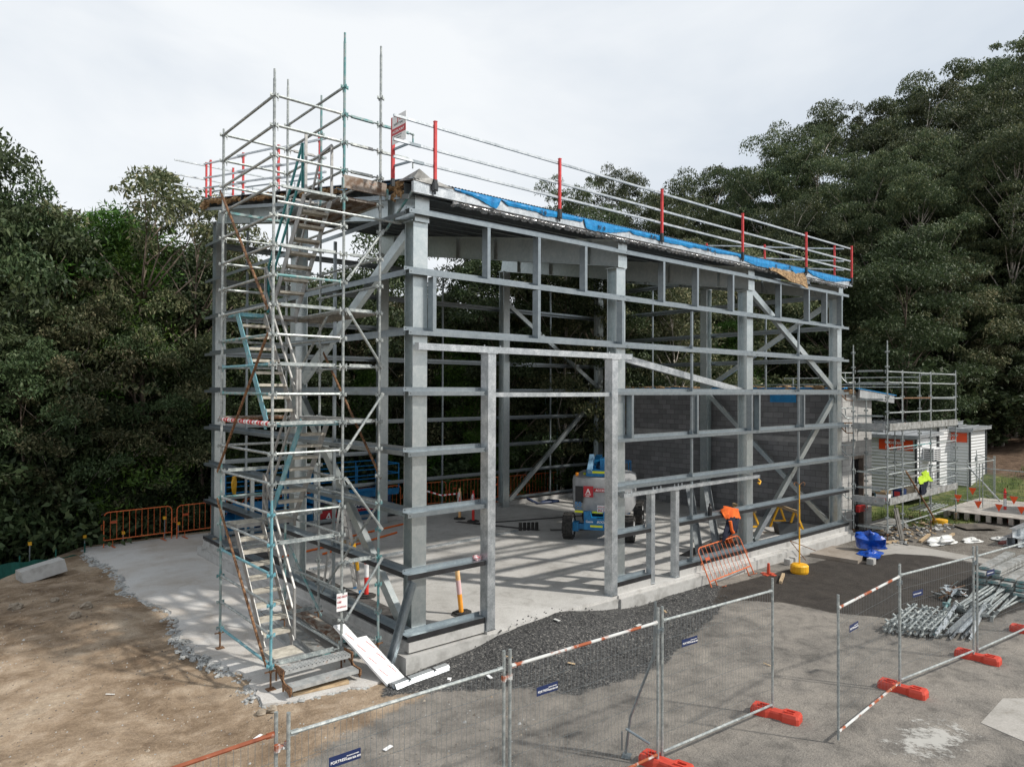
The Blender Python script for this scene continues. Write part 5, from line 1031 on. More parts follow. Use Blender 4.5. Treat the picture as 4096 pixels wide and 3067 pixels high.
#@@SECTION small
# ------------------------------------------------------------------ site sheds and the yard beyond
def ribmat():
    m = bpy.data.materials.new('ribbed_cladding'); m.use_nodes=True; t=m.node_tree; L=t.links; b=t.nodes['Principled BSDF']; b.inputs['Base Color'].default_value=(.66,.67,.68,1); b.inputs['Roughness'].default_value=.5
    tx=nn(t,'ShaderNodeTexCoord'); wv=nn(t,'ShaderNodeTexWave', bands_direction='Z', inp={'Scale':2.1}); L.new(tx.outputs['Object'], wv.inputs['Vector']); bp=nn(t,'ShaderNodeBump', inp={'Strength':.9,'Distance':.03}); L.new(wv.outputs['Fac'], bp.inputs['Height']); L.new(bp.outputs[0], b.inputs['Normal']); return m
RIB = ribmat(); SHROOF = mat('shed_roof', (.30,.32,.34), (.40,.42,.44), rough=.45, metal=.3, scale=3); DGREY = mat('dark_grey_trim', (.06,.065,.07), rough=.5)
def shed(x, y, z, Lx, Ly, H, label, sign=True):
    t = thing('site_shed', label, 'shed', (x,y,z)); mb = MB(); mb.box(x+.02,x+Lx-.02,y+.02,y+Ly-.02,z+.12,z+H); obj('wall', mb, RIB, t)
    mb = MB()
    for cx_,cy_ in ((x,y),(x+Lx,y),(x,y+Ly),(x+Lx,y+Ly)): mb.box(cx_-.04,cx_+.04,cy_-.04,cy_+.04,z+.1,z+H+.01)
    mb.box(x-.03,x+Lx+.03,y-.03,y+Ly+.03,z+.06,z+.13); obj('frame_trim', mb, DGREY, t)
    mb = MB(); mb.add([(x-.25,y-.2,z+H+.05),(x+Lx+.2,y-.2,z+H+.14),(x+Lx+.2,y+Ly+.2,z+H+.14),(x-.25,y+Ly+.2,z+H+.05)],[(0,1,2,3)]); mb.box(x-.25,x-.2,y-.2,y+Ly+.2,z+H-.10,z+H+.06); mb.box(x-.2,x+Lx+.2,y-.2,y-.16,z+H-.02,z+H+.10)
    for q in range(12): mb.beam((x-.25,y-.2+q*(Ly+.4)/11,z+H+.06),(x+Lx+.2,y-.2+q*(Ly+.4)/11,z+H+.15),.04,.03)
    obj('roof', mb, SHROOF, t)
    if sign:
        mb = MB(); mb.box(x-.012,x-.004,y+.12,y+1.55,z+H-.62,z+H-.16); s_=obj('sign', mb, mat('sign_orange',(.72,.07,.01),rough=.4), t); text('Coates', .26, TEXTW, s_, (x-.016,y+1.30,z+H-.36),(0,-1,0),(0,0,1),bold=True); text('13 15 52', .20, TEXTW, s_, (x-.016,y+1.30,z+H-.57),(0,-1,0),(0,0,1),bold=True)
    return t
sh1 = shed(26.73,1.3,-.3,2.5,6.0,2.75,'nearest white ribbed site shed, with an air conditioner on its lit side'); shed(31.3,1.95,-.4,2.6,7.,3.2,'tallest white ribbed site shed, standing between the other two sheds',False); shed(33.07,1.14,-.45,2.4,6.,3.0,'farthest right white ribbed site shed beside the grass')
mb = MB(); mb.box(27.5,28.3,.85,1.3,1.35,1.95); ac=obj('air_conditioner', mb, WHITE, sh1); mb = MB()
for i in range(2):
    for j in range(6): mb.box(27.54+i*.38,27.88+i*.38,.843,.849,1.41+j*.085,1.46+j*.085)
for j in range(6): mb.box(27.493,27.499,.9,1.25,1.41+j*.085,1.46+j*.085)
obj('grille', mb, DGREY, ac); mb = MB(); mb.box(33.9,34.0,1.08,1.14,1.0,1.2); mb.tube((33.95,1.1,-.2),(33.95,1.1,1.0),.02,6); obj('power_box', mb, MGREY, [o for o in bpy.data.objects if o.name.startswith('site_shed')][-1])
mb = MB()
for i in range(24): mb.box(24.3+i*.205,24.49+i*.205,-3.8+.05*(i%2),-.45+.02*(i%3),-.25,-.22)
mb.box(24.3,29.2,-3.7,-3.6,-.4,-.252); mb.box(24.3,29.2,-.8,-.7,-.4,-.252)
for q in range(9): mb.box(24.3,24.42,-3.6+q*.36,-3.45+q*.36,-.5,-.252)
single('plank_deck', mb, mat('grey_deck',(.30,.27,.24),(.44,.41,.37),rough=.85,scale=3), 'weathered grey plank walkway deck lying on the grass at the right edge', 'deck')
mb = MB(); mb.box(26.2,28.0,-4.4,-2.95,-.22,1.2); mb.box(26.15,28.05,-4.45,-2.90,1.2,1.26)
for j in range(10): mb.box(26.185,26.195,-4.3,-3.05,-.1+j*.12,-.04+j*.12)
single('metal_cabinet', mb, [mat('cabinet_grey',(.09,.095,.10),(.13,.135,.14),rough=.6,scale=4)], 'dark grey ribbed metal cabinet standing on the plank deck at the right edge', 'cabinet')
def bollard(loc, label, cols, h=1.05, tilt=0, base=True, tape=False, white_band=True, taper=False):
    t = thing('traffic_bollard', label, 'bollard', (0,0,0)); mb = MB(); mb.lathe([(.05,.03),(.05,h*.62)] if not taper else [(.058,.03),(.052,h*.5)], (0,0,0), 14); obj('lower_tube', mb, cols[0], t, world=False)
    mb = MB(); mb.lathe([(.05,h*.40),(.052,h*.41),(.052,h*.66),(.05,h*.67)], (0,0,0), 14); obj('reflective_band', mb, cols[1], t, world=False)
    mb = MB(); mb.lathe([(.05,h*.6),(.048,h*.86),(.058,h*.865),(.058,h*.89),(.04,h*.9),(.028,h*.94),(.036,h*.96),(.036,h),(.01,h*1.01)], (0,0,0), 14); obj('top', mb, cols[2], t, world=False)
    if base: mb = MB(); mb.poly([(.22*math.cos(i*math.pi/4+.39),.22*math.sin(i*math.pi/4+.39)) for i in range(8)],0,.035); mb.poly([(.14*math.cos(i*math.pi/4+.39),.14*math.sin(i*math.pi/4+.39)) for i in range(8)],.035,.06); obj('rubber_base', mb, RUBBER, t, world=False)
    if tape:
        mb = MB(); rr=random.Random(7)
        for i in range(9): a_=rr.random()*6.28; mb.m=i%2; mb.beam((.05*math.cos(a_),.05*math.sin(a_),h*.9),(.10*math.cos(a_),.10*math.sin(a_),h*(.45+.3*rr.random())),.03,.003)
        obj('tied_tape', mb, [WHITE, RED], t, world=False)
    t.location=loc; t.rotation_euler=(0,tilt,0); return t
PORA = mat('faded_orange', (.85,.42,.14), (.9,.6,.3), rough=.5, scale=4); PPINK = mat('faded_pink_band', (.75,.5,.5), rough=.35); REDB = mat('bollard_red', (.65,.03,.02), rough=.5)
bollard((2.02,1.12,S),'leaning faded orange bollard just inside the front wall beside the door post',(ORPL,PPINK,PORA),tilt=R(-7),h=1.1)
bollard((8.5,9.98,S),'orange bollard wrapped in warning tape at the back of the slab',(PORA,PPINK,PORA),tape=True,h=1.1)
bollard((8.56,9.25,S),'red bollard tied with warning tape, just right of the orange taped one',(REDB,WHITE,REDB),tape=True,h=1.1)
bollard((1.14,3.52,S),'red bollard with a white band standing behind the stepladder',(REDB,WHITE,REDB),h=1.1)
bollard((26.3,-2.1,-.55),'red and white bollard on the gravel before the deck at the right edge',(REDB,WHITE,REDB),h=1.15,base=False)
mb = MB(); pts=[(8.5,9.95,.7),(8.0,10.4,.62),(7.4,11.0,.85),(6.95,11.3,1.05)]
for i,(a,b) in enumerate(zip(pts,pts[1:])):
    for k in range(8):
        p=Vector(a).lerp(Vector(b),k/8); q=Vector(a).lerp(Vector(b),(k+1)/8); mb.m=(i*8+k)%2; mb.beam(p,q,.004,.05)
single('warning_tape', mb, [WHITE,RED], 'red and white warning tape sagging from the taped orange bollard to the back wall', 'tape')
# bunting
def flag(x,y,z,label='small orange triangular flag on the bunting line by the grass'):
    mb = MB(); mb.prism([(-.13,.0),(.13,.0),(.0,-.28)],(x-.003,y,z),(x+.003,y,z)); return single('bunting_flag', mb, mat('flag_orange',(.85,.10,.02),rough=.6), label, 'flag', 'orange bunting flags')
for px,py,D in ((3889,1948,27.5),(3911,2000,25.8),(3994,2012,25.8),(4054,1982,25.2),(4084,2022,25.5),(3831,1976,26.5)):
    x,y=bearing(px,D); flag(x,y,CAM.z-(py-1565)/FPX*D)
mb = MB(); 
for pa,pb in (((3800,1990,26.),(3911,2003,25.8)),((3911,2003,25.8),(4094,2024,25.5)),((3889,1945,27.5),(4094,1988,25.))):
    a=bearing(pa[0],pa[2]); b=bearing(pb[0],pb[2]); mb.tube((*a,CAM.z-(pa[1]-1565)/FPX*pa[2]),(*b,CAM.z-(pb[1]-1565)/FPX*pb[2]),.006,4)
single('string_line', mb, GIRT, 'thin cord carrying the orange bunting flags at the right', 'cord')
def far_fence(a, b, label): return fence_panel(a,b,label,plate=False,z=-.5,H=2.05)
far_fence((23.9,-.2),(26.05,-1.3),'far mesh fence panel directly right of the annex scaffold'); far_fence((26.15,-1.38),(25.7,-3.7),'far mesh fence panel crossing the view in front of the deck'); far_fence((27.6,-.4),(30.4,-.6),'far mesh fence panel braced on the grass beside the last shed'); far_fence((30.5,-.62),(33.2,.9),'farthest mesh fence panel running back toward the last shed')
mb = MB(); mb.path([(27.3,-.5,1.3),(28.6,-1.35,-.25),(28.9,-1.5,-.55)],.03,6); mb.path([(28.7,-1.4,-.4),(27.9,-.6,-.5)],.025,6); single('fence_stay', mb, BRIGHT, 'silver raking stay propping the far fence beside the last shed', 'stay')
foot(25.4,-2.5,.2,'red fence foot lying on the grass in front of the deck'); [o for o in bpy.data.objects if o.name.startswith('ballast_block')][-1].scale=(.6,.6,1)
mb = MB(); mb.add([(36,-1,.6),(38.5,-2.2,.5),(38.5,-2.2,1.1),(36,-1,1.2)],[(0,1,2,3)]); mb.add([(36,-1.02,.6),(38.5,-2.22,.5),(38.5,-2.22,1.1),(36,-1.02,1.2)],[(0,3,2,1)]); single('barrier_mesh', mb, ORANGE, 'orange plastic barrier mesh beyond the last site shed', 'barrier mesh')
# steel stack, plank stack, tube piles
def stackbeam(y,z,label):
    mb = MB(); mb.box(20.2,24.2,y-.1,y+.1,z,z+.014); mb.box(20.2,24.2,y-.1,y+.1,z+.266,z+.28); mb.box(20.2,24.2,y-.006,y+.006,z+.014,z+.266)
    for x in (20.7,21.9,23.1): mb.box(x,x+.01,y-.095,y-.006,z+.014,z+.266)
    return single('steel_beam', mb, BRIGHT, label, 'beam', 'galvanised beams stacked at the right edge')
for y,z,l in ((-3.75,-.52,'galvanised beam at the bottom of the stack at the right edge, inner one'),(-4.05,-.52,'galvanised beam at the bottom of the stack at the right edge, outer one'),(-3.9,-.24,'galvanised beam on top of the stack at the right edge')): stackbeam(y,z,l)
rr = random.Random(21); mbp=None
tplk = thing('scaffold_plank','x','plank'); plank(tplk,(0,0,.06),(2.4,0,.06),.225,.06,DECK,'deck'); 
for e in (0,2.4): mb = MB(); mb.box(e-.012,e,-.113,.113,-.002,.062) if e==0 else mb.box(e,e+.012,-.113,.113,-.002,.062); obj('end_cap', mb, TEAL, tplk, world=False)
first=True
for r_ in range(8):
    for c_ in range(4):
        if r_ > 5 and c_ > 1: continue
        o = tplk if first else copy_tree(tplk); first=False; o.location=(13.25+rr.uniform(-.12,.12)+.1*(r_%2), -5.02-c_*.27-.02*(r_%2), -.54+r_*.085); o.rotation_euler=(0,0,R(rr.uniform(-2.5,2.5)))
        meta(o, 'scaffold plank with a teal end in the stack by the right edge', 'plank', 'scaffold planks stacked behind the fence')
def stdt():
    mb = MB(); mb.tube((0,0,0),(1.95,0,0),.024,10)
    for k in range(4):
        x=.2+k*.495
        for dy,dz in ((1,0),(-1,0),(0,1),(0,-1)): mb.beam((x-.03,dy*.03,dz*.03),(x-.03,dy*.075,dz*.075),.04,.05,(1,0,0)) if False else mb.box(x-.035,x+.035,min(dy*.02,dy*.075)-.012,max(dy*.02,dy*.075)+.012,min(dz*.02,dz*.075)-.012,max(dz*.02,dz*.075)+.012)
    return meta(obj('scaffold_standard', mb, TUBE), 'x', 'scaffold tube')
st0 = stdt(); first=True
for i in range(17):
    o = st0 if first else st0.copy()
    if not first: C.objects.link(o)
    first=False; row=i//9; o.location=(8.5+rr.uniform(-.1,.12)+.45*((i%9)/9), -4.66-(i%9)*.105+rr.uniform(-.02,.02), G+.075+row*.10); o.rotation_euler=(R(rr.uniform(0,90)),0,R(6+rr.uniform(-2,2))); meta(o,'galvanised scaffold standard with star clips in the near loose pile','scaffold tube','short scaffold standards in a pile')
mb = MB(); mb.tube((11.0,-4.95,G+.05),(12.1,-4.72,G+.05),.03,10); mb.box(11.5,11.56,-4.9,-4.75,G,G+.1); single('scaffold_stub', mb, TEAL, 'single short teal scaffold tube lying apart on the dark ground', 'scaffold tube')
mb0=MB(); mb0.tube((0,0,0),(2.4,0,0),.024,8)
for x in (0,2.4): mb0.box(x-.02,x+.02,-.03,.03,-.1,.06)
l0 = meta(obj('ledger_tube', mb0, TUBE),'x','scaffold tube'); l0t = None; first=True
for i in range(22):
    o = l0 if first else l0.copy()
    if not first: C.objects.link(o)
    first=False; o.location=(11.3+rr.uniform(-.25,.3), -5.18-(i%8)*.095, G+.06+.07*(i//8)); o.rotation_euler=(R(rr.uniform(0,180)),R(-1.2*(i//8)),R(rr.uniform(-3,4)+(6 if i%7==0 else 0))); meta(o,'long galvanised ledger tube in the big pile behind the fence','scaffold tube','long ledger tubes in a pile')
mb0=MB(); pr=[(-.03,-.03),(.03,-.03),(.03,-.024),(-.024,-.024),(-.024,.03),(-.03,.03)]; mb0.prism(pr,(.1,0,0),(2.3,0,0)); mb0.beam((0,0,-.01),(.1,0,-.01),.05,.012); mb0.beam((2.3,0,-.01),(2.4,0,-.01),.05,.012)
a0 = meta(obj('angle_transom', mb0, BRIGHT),'x','scaffold bar'); at0 = None; first=True
mbt=MB(); mbt.v=list(mb0.v); mbt.f=list(mb0.f); a1 = meta(obj('angle_transom', mbt, TEALP),'x','scaffold bar')
for i in range(13):
    src_ = a1 if i in (0,) else a0; o = src_ if i < 2 else a0.copy()
    if i >= 2: C.objects.link(o)
    o.location=(8.75+rr.uniform(0,.5)+.03*i, -5.42-i*.045, G+.05+.05*(i%3)); o.rotation_euler=(R(rr.uniform(0,360)),R(rr.uniform(-2,0)),R(5+rr.uniform(-7,6)))
    meta(o,'teal painted angle transom on the left side of the loose bars' if i == 0 else 'galvanised angle transom in the loose fan of bars behind the fence','scaffold bar',None if i == 0 else 'angle transoms in a loose pile')
mb = MB(); rr=random.Random(8)
for i in range(34):
    p=Vector((12.45+rr.uniform(-.35,.55),-4.62+rr.uniform(-.2,.2),G+.05+rr.uniform(0,.16))); d=Vector((rr.uniform(-1,1),rr.uniform(-1,1),rr.uniform(-.5,.7))).normalized()*rr.uniform(.08,.2); mb.m=(0,0,0,1,2)[i%5]; mb.beam(p-d,p+d,rr.uniform(.04,.14),.008)
meta(obj('scaffold_fittings', mb, [BRIGHT,RUST,TEAL]),'heap of small steel scaffold fittings and brackets on the dark ground','scaffold fittings',kind='stuff')
# ------------------------------------------------------------------ small things near the frame
mb = MB(); mb.beam((.02,.72,-.52),(.06,.02,.98),.20,.075,(0,1,0)) if False else mb.prism([(-.1,-.03),(.1,-.03),(.1,.03),(.094,.03),(.094,-.024),(-.094,-.024),(-.094,.03),(-.1,.03)],(-.32,.12,-.5),(.06,-.06,1.02),(-1,0,.25)); single('steel_channel', mb, GIRT, 'dark steel channel leaning against the near corner column', 'channel')
mb = MB(); V=[(0,0,0),(.42,0,0),(.42,1.05,0),(.22,1.08,0),(.22,1.45,0),(0,1.5,0)]
def sheet(V, th, org, X, Y, name, m, label, cat, texts=None):
    X=Vector(X).normalized(); Y=Vector(Y); Y=(Y-X*X.dot(Y)).normalized(); Z=X.cross(Y); O_=Vector(org); n_=len(V); vs_=[O_+X*a+Y*b for a,b,_ in V]+[O_+X*a+Y*b-Z*th for a,b,_ in V]
    mb=MB(); mb.add(vs_,[tuple(range(n_)),tuple(range(n_,2*n_))[::-1]]+[(i,n_+i,n_+(i+1)%n_,(i+1)%n_) for i in range(n_)]); t=thing(name,label,cat,tuple(O_)); obj('panel',mb,m,t)
    if texts:
        for a,b in texts: text('Colorbond', .045, TEXTR, t, O_+X*a+Y*b+Z*.002, (Y*-1+X*.25), (X+Y*.25))
    return t
sheet(V,.04,(-.62,-.38,-.52),(.33,.10,0),(-.20,1.30,.78),'cladding_offcut',WHITE,'white printed cladding offcut with a stepped corner leaning against the stair tower','cladding panel',[(.08,.35),(.3,.35),(.08,.65),(.3,.65),(.3,.95),(.08,.95),(.06,1.25)])
mb = MB(); mb.prism([(-.09,0),(-.05,.05),(.05,.05),(.09,0),(.05,.045),(-.05,.045)],(-.62,-.45,-.53),(.62,-.33,-.53)); mb.prism([(-.11,.0),(-.06,.07),(.05,.075),(.1,0)],(-.6,-.52,-.53),(.55,-.40,-.53)); mb.m=1; mb.beam((-.3,-.6,-.45),(-.28,-.36,-.45),.03,.004); mb.beam((.25,-.54,-.45),(.27,-.3,-.45),.03,.004)
single('ridge_flashing', mb, [BRIGHT,BLACK], 'bundle of strapped silver flashing lying on the gravel by the near corner', 'flashing')
mb = MB(); [mb.prism([(-.03,0),(.03,0),(.03,.03),(0,.045),(-.03,.03)],(1.2+.05*i,6.6-.12*i,S+.005),(8.6,7.0-.12*i,S+.005)) for i in range(2)]; single('steel_track', mb, BRIGHT, 'pair of long bright wall track lengths lying across the slab', 'track')
for i,(a,b,l) in enumerate((((1.2,8.3),(3.4,8.9),'bright orange conduit lying nearest the stair tower on the slab'),((2.2,7.9),(5.4,9.2),'bright orange conduit lying across the slab in the middle'),((4.0,9.6),(6.6,10.4),'bright orange conduit lying near the back wall')) ): mb=MB(); mb.tube((*a,S+.03),(*b,S+.03),.03,8); single('orange_conduit', mb, mat('conduit_orange',(.75,.16,.02),rough=.5), l, 'conduit')
mb = MB(); mb.beam((3.0,8.7,S+.06),(4.0,9.0,S+.06),.14,.1); single('timber_block', mb, TIMBER, 'short thick timber lying among the orange conduits', 'timber')
# stepladder
t = thing('stepladder','aluminium stepladder with blue top and feet standing just inside the left wall','ladder',(0,0,0)); 
for sx,y0,y1,yb in ((0,0,.35,.75),(.55,0,.35,.75)):
    mb=MB(); mb.beam((sx*1.0,y0,0),(.08+sx*.72,y1,2.15),.03,.07,(0,1,0)); mb.m=1; mb.beam((sx,y0,0),(sx+.003,y0+.01,.1),.035,.075,(0,1,0)); mb.m=2; mb.beam((sx*1.0+.012,y0+.06,.55),(.08*.45+sx*.87,y0+.16,1.2),.032,.072,(0,1,0)); obj('stile',mb,[ALU,TEXTBL,YEL],t,world=False); mb=MB(); mb.beam((sx*1.0,yb,0),(.08+sx*.72,.45,2.12),.03,.05,(0,1,0)); obj('rear_leg',mb,ALU,t,world=False)
for k in range(6): z=.3+k*.3; u=z/2.15; mb=MB(); mb.box(.08*u,.55-.075*u,.35*u-.04,.35*u+.04,z-.012,z); obj('step',mb,ALU,t,world=False)
mb=MB(); mb.box(.05,.5,.28,.5,2.12,2.17); obj('top_cap',mb,TEXTBL,t,world=False); t.location=(1.12,3.75,S); t.rotation_euler=(0,0,R(75))
# trestles, tub, tins, bottle, jacket
def trestle(loc, rz, label):
    t=thing('trestle',label,'trestle'); mb=MB(); mb.beam((-.75,0,.72),(.75,0,.72),.07,.1); obj('top_beam',mb,TIMBER,t,world=False)
    for sx in (-.55,.55):
        for sy in (-.3,.3): mb=MB(); mb.beam((sx*1.1,sy,0),(sx,sy*.1,.68),.05,.08,(1,0,0)); obj('leg',mb,YEL,t,world=False)
        mb=MB(); mb.beam((sx*1.07,-.22,.2),(sx*1.07,.22,.2),.03,.06); obj('crossbar',mb,YEL,t,world=False)
    t.location=loc; t.rotation_euler=(0,0,rz); return t
trestle((14.75,2.35,S),R(60),'yellow trestle with timber top, the one nearer the column'); trestle((15.75,1.35,S),R(55),'yellow trestle with timber top, the one farther right by the block wall')
mb=MB(); mb.prism([(-.28,0),(.28,0),(.34,.36),(-.34,.36)],(15.0,.9,S),(15.3,1.25,S)); single('plastic_tub', mb, mat('tub_grey',(.05,.055,.06),rough=.6), 'dark grey plastic tub under the yellow trestles', 'tub')
mb=MB(); mb.lathe([(.1,0),(.11,.2),(.1,.21)],(12.2,1.62,S),14); single('paint_tin', mb, BLACK, 'black tin on the slab left of the orange tin', 'tin'); mb=MB(); mb.lathe([(.12,0),(.12,.24),(.11,.25)],(12.5,1.5,S),14); single('paint_tin', mb, mat('tin_orange',(.7,.12,.02),rough=.4), 'orange tin on the slab behind the leaning orange barrier', 'tin')
mb=MB(); mb.lathe([(.055,0),(.058,.2),(.045,.23),(.03,.25),(.03,.29),(.035,.3),(.02,.33)],(9.42,.1,1.13),14); single('water_bottle', mb, BLACK, 'black water bottle standing on the girt beside the draped jacket', 'bottle')
def cloth(pts, m, name, label, cat, th=.02, seed=0, fold=.03):
    # pts: rows of 3D points (draped sheet); thickened
    rr=random.Random(seed); n_=len(pts); k=len(pts[0]); mb=MB(); V=[]
    S_=6; rows=[]
    for i in range(n_-1):
        for s_ in range(S_):
            u=s_/S_; rows.append([tuple(pts[i][j][q]*(1-u)+pts[i+1][j][q]*u for q in range(3)) for j in range(k)])
    rows.append(pts[-1]); R2=[]
    for i,r_ in enumerate(rows):
        o=[]
        for j in range(k-1):
            for s_ in range(S_): u=s_/S_; o.append([r_[j][q]*(1-u)+r_[j+1][q]*u for q in range(3)])
        o.append(list(r_[-1])); R2.append(o)
    for i,o in enumerate(R2):
        for j,p in enumerate(o): f=fold*math.sin(j*1.7+i*.35+seed)+rr.uniform(-.4,.4)*fold*.4; V.append((p[0]+f*.3,p[1]-f,p[2]+.2*f))
    w_=len(R2[0]); N=len(V); V2=[(a,b+th,c) for a,b,c in V]; F=[]
    for i in range(len(R2)-1):
        for j in range(w_-1): a=i*w_+j; F+=[(a,a+1,a+w_+1,a+w_),(N+a,N+a+w_,N+a+w_+1,N+a+1)]
    mb.add(V+V2,F); return mb
t=thing('work_jacket','orange and navy work jacket draped over the girt right of the bottle','jacket',(10.1,0,.9))
obj('orange_part',cloth([[(9.95,.14,1.15),(10.2,.15,1.3),(10.55,.14,1.2)],[(9.8,-.04,1.16),(10.2,-.06,1.26),(10.6,-.05,1.2)],[(9.95,-.08,1.0),(10.2,-.1,1.02),(10.6,-.08,.93)]],HIVISO,'','','',seed=1),HIVISO,t,smooth=True)
obj('navy_part',cloth([[(9.95,-.08,1.02),(10.2,-.1,1.04),(10.55,-.08,.95)],[(9.85,-.1,.75),(10.15,-.13,.72),(10.5,-.1,.70)],[(9.75,-.08,.42),(9.9,-.1,.52),(10.3,-.09,.62)]],CLOTHN,'','','',seed=2),CLOTHN,t,smooth=True)
mb=MB(); mb.path([(10.0,-.14,.95),(10.05,-.15,.7),(10.15,-.14,.62)],.045,8); obj('sleeve',mb,HIVISO,t)
mb=MB(); mb.path([(11.55,-.05,1.94),(11.6,-.1,1.88),(11.5,-.12,1.8),(11.45,-.1,1.86)],.02,6); single('yellow_hook', mb, YEL, 'yellow lead hook hanging from the end of the low lintel', 'hook')
for k,(x,y,zt,l) in enumerate(((10.9,1.7,1.35,'galvanised offcut beam leaning inside the wall, left one of two'),(11.55,1.55,1.45,'galvanised offcut beam leaning inside the wall, right one of two'))):
    mb=MB(); a=Vector((x-.5,y-.6,S)); b=Vector((x+.25,y+.3,zt+.2)); mb.beam(a,b,.01,.22,(1,-.5,0)); mb.beam(a+Vector((.08,-.04,0)),b+Vector((.08,-.04,0)),.16,.012,(1,-.5,0)); single('leaning_beam', mb, mat('dull_zinc',(.16,.18,.19),(.24,.26,.27),rough=.75,metal=.1,scale=9), l, 'beam')
mb=MB(); 
for i in range(5): mb.box(8.75+.12*i,8.84+.12*i,6.95-.07*i,7.02-.07*i,S,S+.26)
single('rubber_blocks', mb, [RUBBER], 'row of small black rubber blocks standing on the slab before the boom lift', 'blocks')
mb=MB(); pts_=[(13.0,11.0,S+.06),(12.6,10.9,S+.25),(12.9,10.6,S+.05),(13.5,10.4,S+.07),(14.0,10.5,S+.05),(13.7,10.8,S+.08),(13.2,10.7,S+.04)]; mb.path(pts_,.05,5); single('blue_sling', mb, NAVY, 'navy lifting sling lying in a coil by the back wall', 'sling')
mb=MB(); mb.blob((1.66,.15,1.17),(.1,.07,.06),4,jit=.4); single('tape_bundle', mb, [mat('tape_pink',(.7,.2,.22),(.8,.7,.7),rough=.5,scale=30,p=(.48,.52))], 'scrunched red and white tape bundle on the girt beside the door post', 'tape')
mb=MB(); mb.box(.3,.44,10.9,11.0,-.03,.05); mb.v=[(a-.2,b-.25,c+.01) for a,b,c in mb.v]; single('timber_packer', mb, TIMBER, 'small yellow timber packer on the base girt at the rear left corner', 'timber')
# mast with yellow base
t=thing('lead_stand','tall yellow cable stand on a round yellow base before the footing','stand',(11.87,-1.1,G)); mb=MB(); mb.lathe([(.22,0),(.24,.05),(.24,.20),(.2,.24),(.06,.25)],(11.87,-1.1,G),20); obj('base',mb,YEL,t); mb=MB(); mb.tube((11.87,-1.1,G+.24),(11.87,-1.1,1.2),.02,8); mb.tube((11.87,-1.1,1.2),(11.87,-1.1,1.86),.015,8); obj('mast',mb,YEL,t); mb=MB(); mb.tube((11.87,-1.1,.72),(11.87,-1.1,.82),.028,8); mb.path([(11.87,-1.1,1.86),(11.8,-1.05,1.93),(11.74,-1.0,1.9),(11.77,-1.03,1.83)],.012,5); mb.path([(11.87,-1.1,1.86),(11.95,-1.16,1.93),(12.0,-1.2,1.9),(11.97,-1.18,1.83)],.012,5); obj('hook_head',mb,RUST,t)
mb=MB(); mb.box(10.85,11.25,-.72,-.58,G,G+.02); mb.box(10.98,11.12,-.85,-.45,G,G+.02); mb.lathe([(.05,0),(.035,.3),(.02,.31)],(11.05,-.65,G),8); single('broken_cone', mb, mat('cone_red',(.5,.07,.03),rough=.6), 'small broken red marker stand on the dirt left of the yellow cable stand', 'marker')
mb=MB(); mb.beam((10.4,-1.35,G+.04),(11.2,-1.0,G+.05),.07,.07); single('timber_offcut', mb, TIMBER, 'grey offcut lying on the dark ground before the leaning barrier', 'timber')
for i,(x,y,l) in enumerate(((12.5,-.45,'grey concrete block beside the yellow cable stand, left one'),(12.85,-.42,'grey concrete block beside the yellow cable stand, right one'),(14.4,-1.95,'pair of rubble blocks at the near corner of the concrete pad'))): mb=MB(); mb.box(x-.1,x+.1,y-.09,y+.09,G,G+.17); mb.box(x-.08,x-.01,y-.1,y-.09,G+.03,G+.14); single('concrete_block', mb, CONC, l, 'block')
mb=MB(); mb.path([(13.2,-.6,G+.05),(12.95,-.25,.05),(14.0,-.5,-.35)],.012,5); single('steel_tripod', mb, RUST, 'thin rusty rod frame leaning beside the concrete pad', 'rod')
# blue plastic, sheeting, boxes, bins on the right
rr=random.Random(4); mb=MB()
def lump(c,s_,n_,seed,flat=.5):
    rr=random.Random(seed); mb=MB()
    N1,N2=22,12; V=[]; 
    for j in range(N2+1):
        for i in range(N1):
            th=math.pi*j/N2; a=2*math.pi*i/N1; k=1+.22*math.sin(3*a+seed+2*th)+.16*math.sin(5*th+seed)+rr.uniform(-.09,.09); V.append((c[0]+s_[0]*math.sin(th)*math.cos(a)*k,c[1]+s_[1]*math.sin(th)*math.sin(a)*k,c[2]+s_[2]*max(-.2,-math.cos(th)*k)))
    F=[(j*N1+i,j*N1+(i+1)%N1,(j+1)*N1+(i+1)%N1,(j+1)*N1+i) for j in range(N2) for i in range(N1)]; mb.add(V,F); return mb
m1=lump((15.75,-1.35,G+.28),(.40,.42,.36),0,3); m2=lump((15.15,-1.62,G+.08),(.42,.28,.14),0,5); m1.v+=m2.v; m1.f+=[tuple(i+len(m1.v)-len(m2.v) for i in f) for f in m2.f]; m1.mi+=m2.mi
single('plastic_bundle', m1, TARP, 'crumpled bright blue plastic sheeting bundle at the corner of the concrete pad', 'plastic sheeting', smooth=True)
m1=lump((19.2,-2.2,G+.05),(.75,.32,.14),0,9); m2=lump((20.2,-2.75,G+.03),(.38,.25,.07),0,2); m1.v+=m2.v; m1.f+=[tuple(i+len(m1.v)-len(m2.v) for i in f) for f in m2.f]; m1.mi+=m2.mi
single('plastic_sheet', m1, WPLAST, 'crumpled white plastic sheet on the gravel below the annex scaffold', 'plastic sheeting', smooth=True)
m1=lump((21.2,-3.3,G+.03),(.3,.2,.07),0,6); single('plastic_sheet', m1, WPLAST, 'small scrap of white plastic right of the large white sheet', 'plastic sheeting', smooth=True)
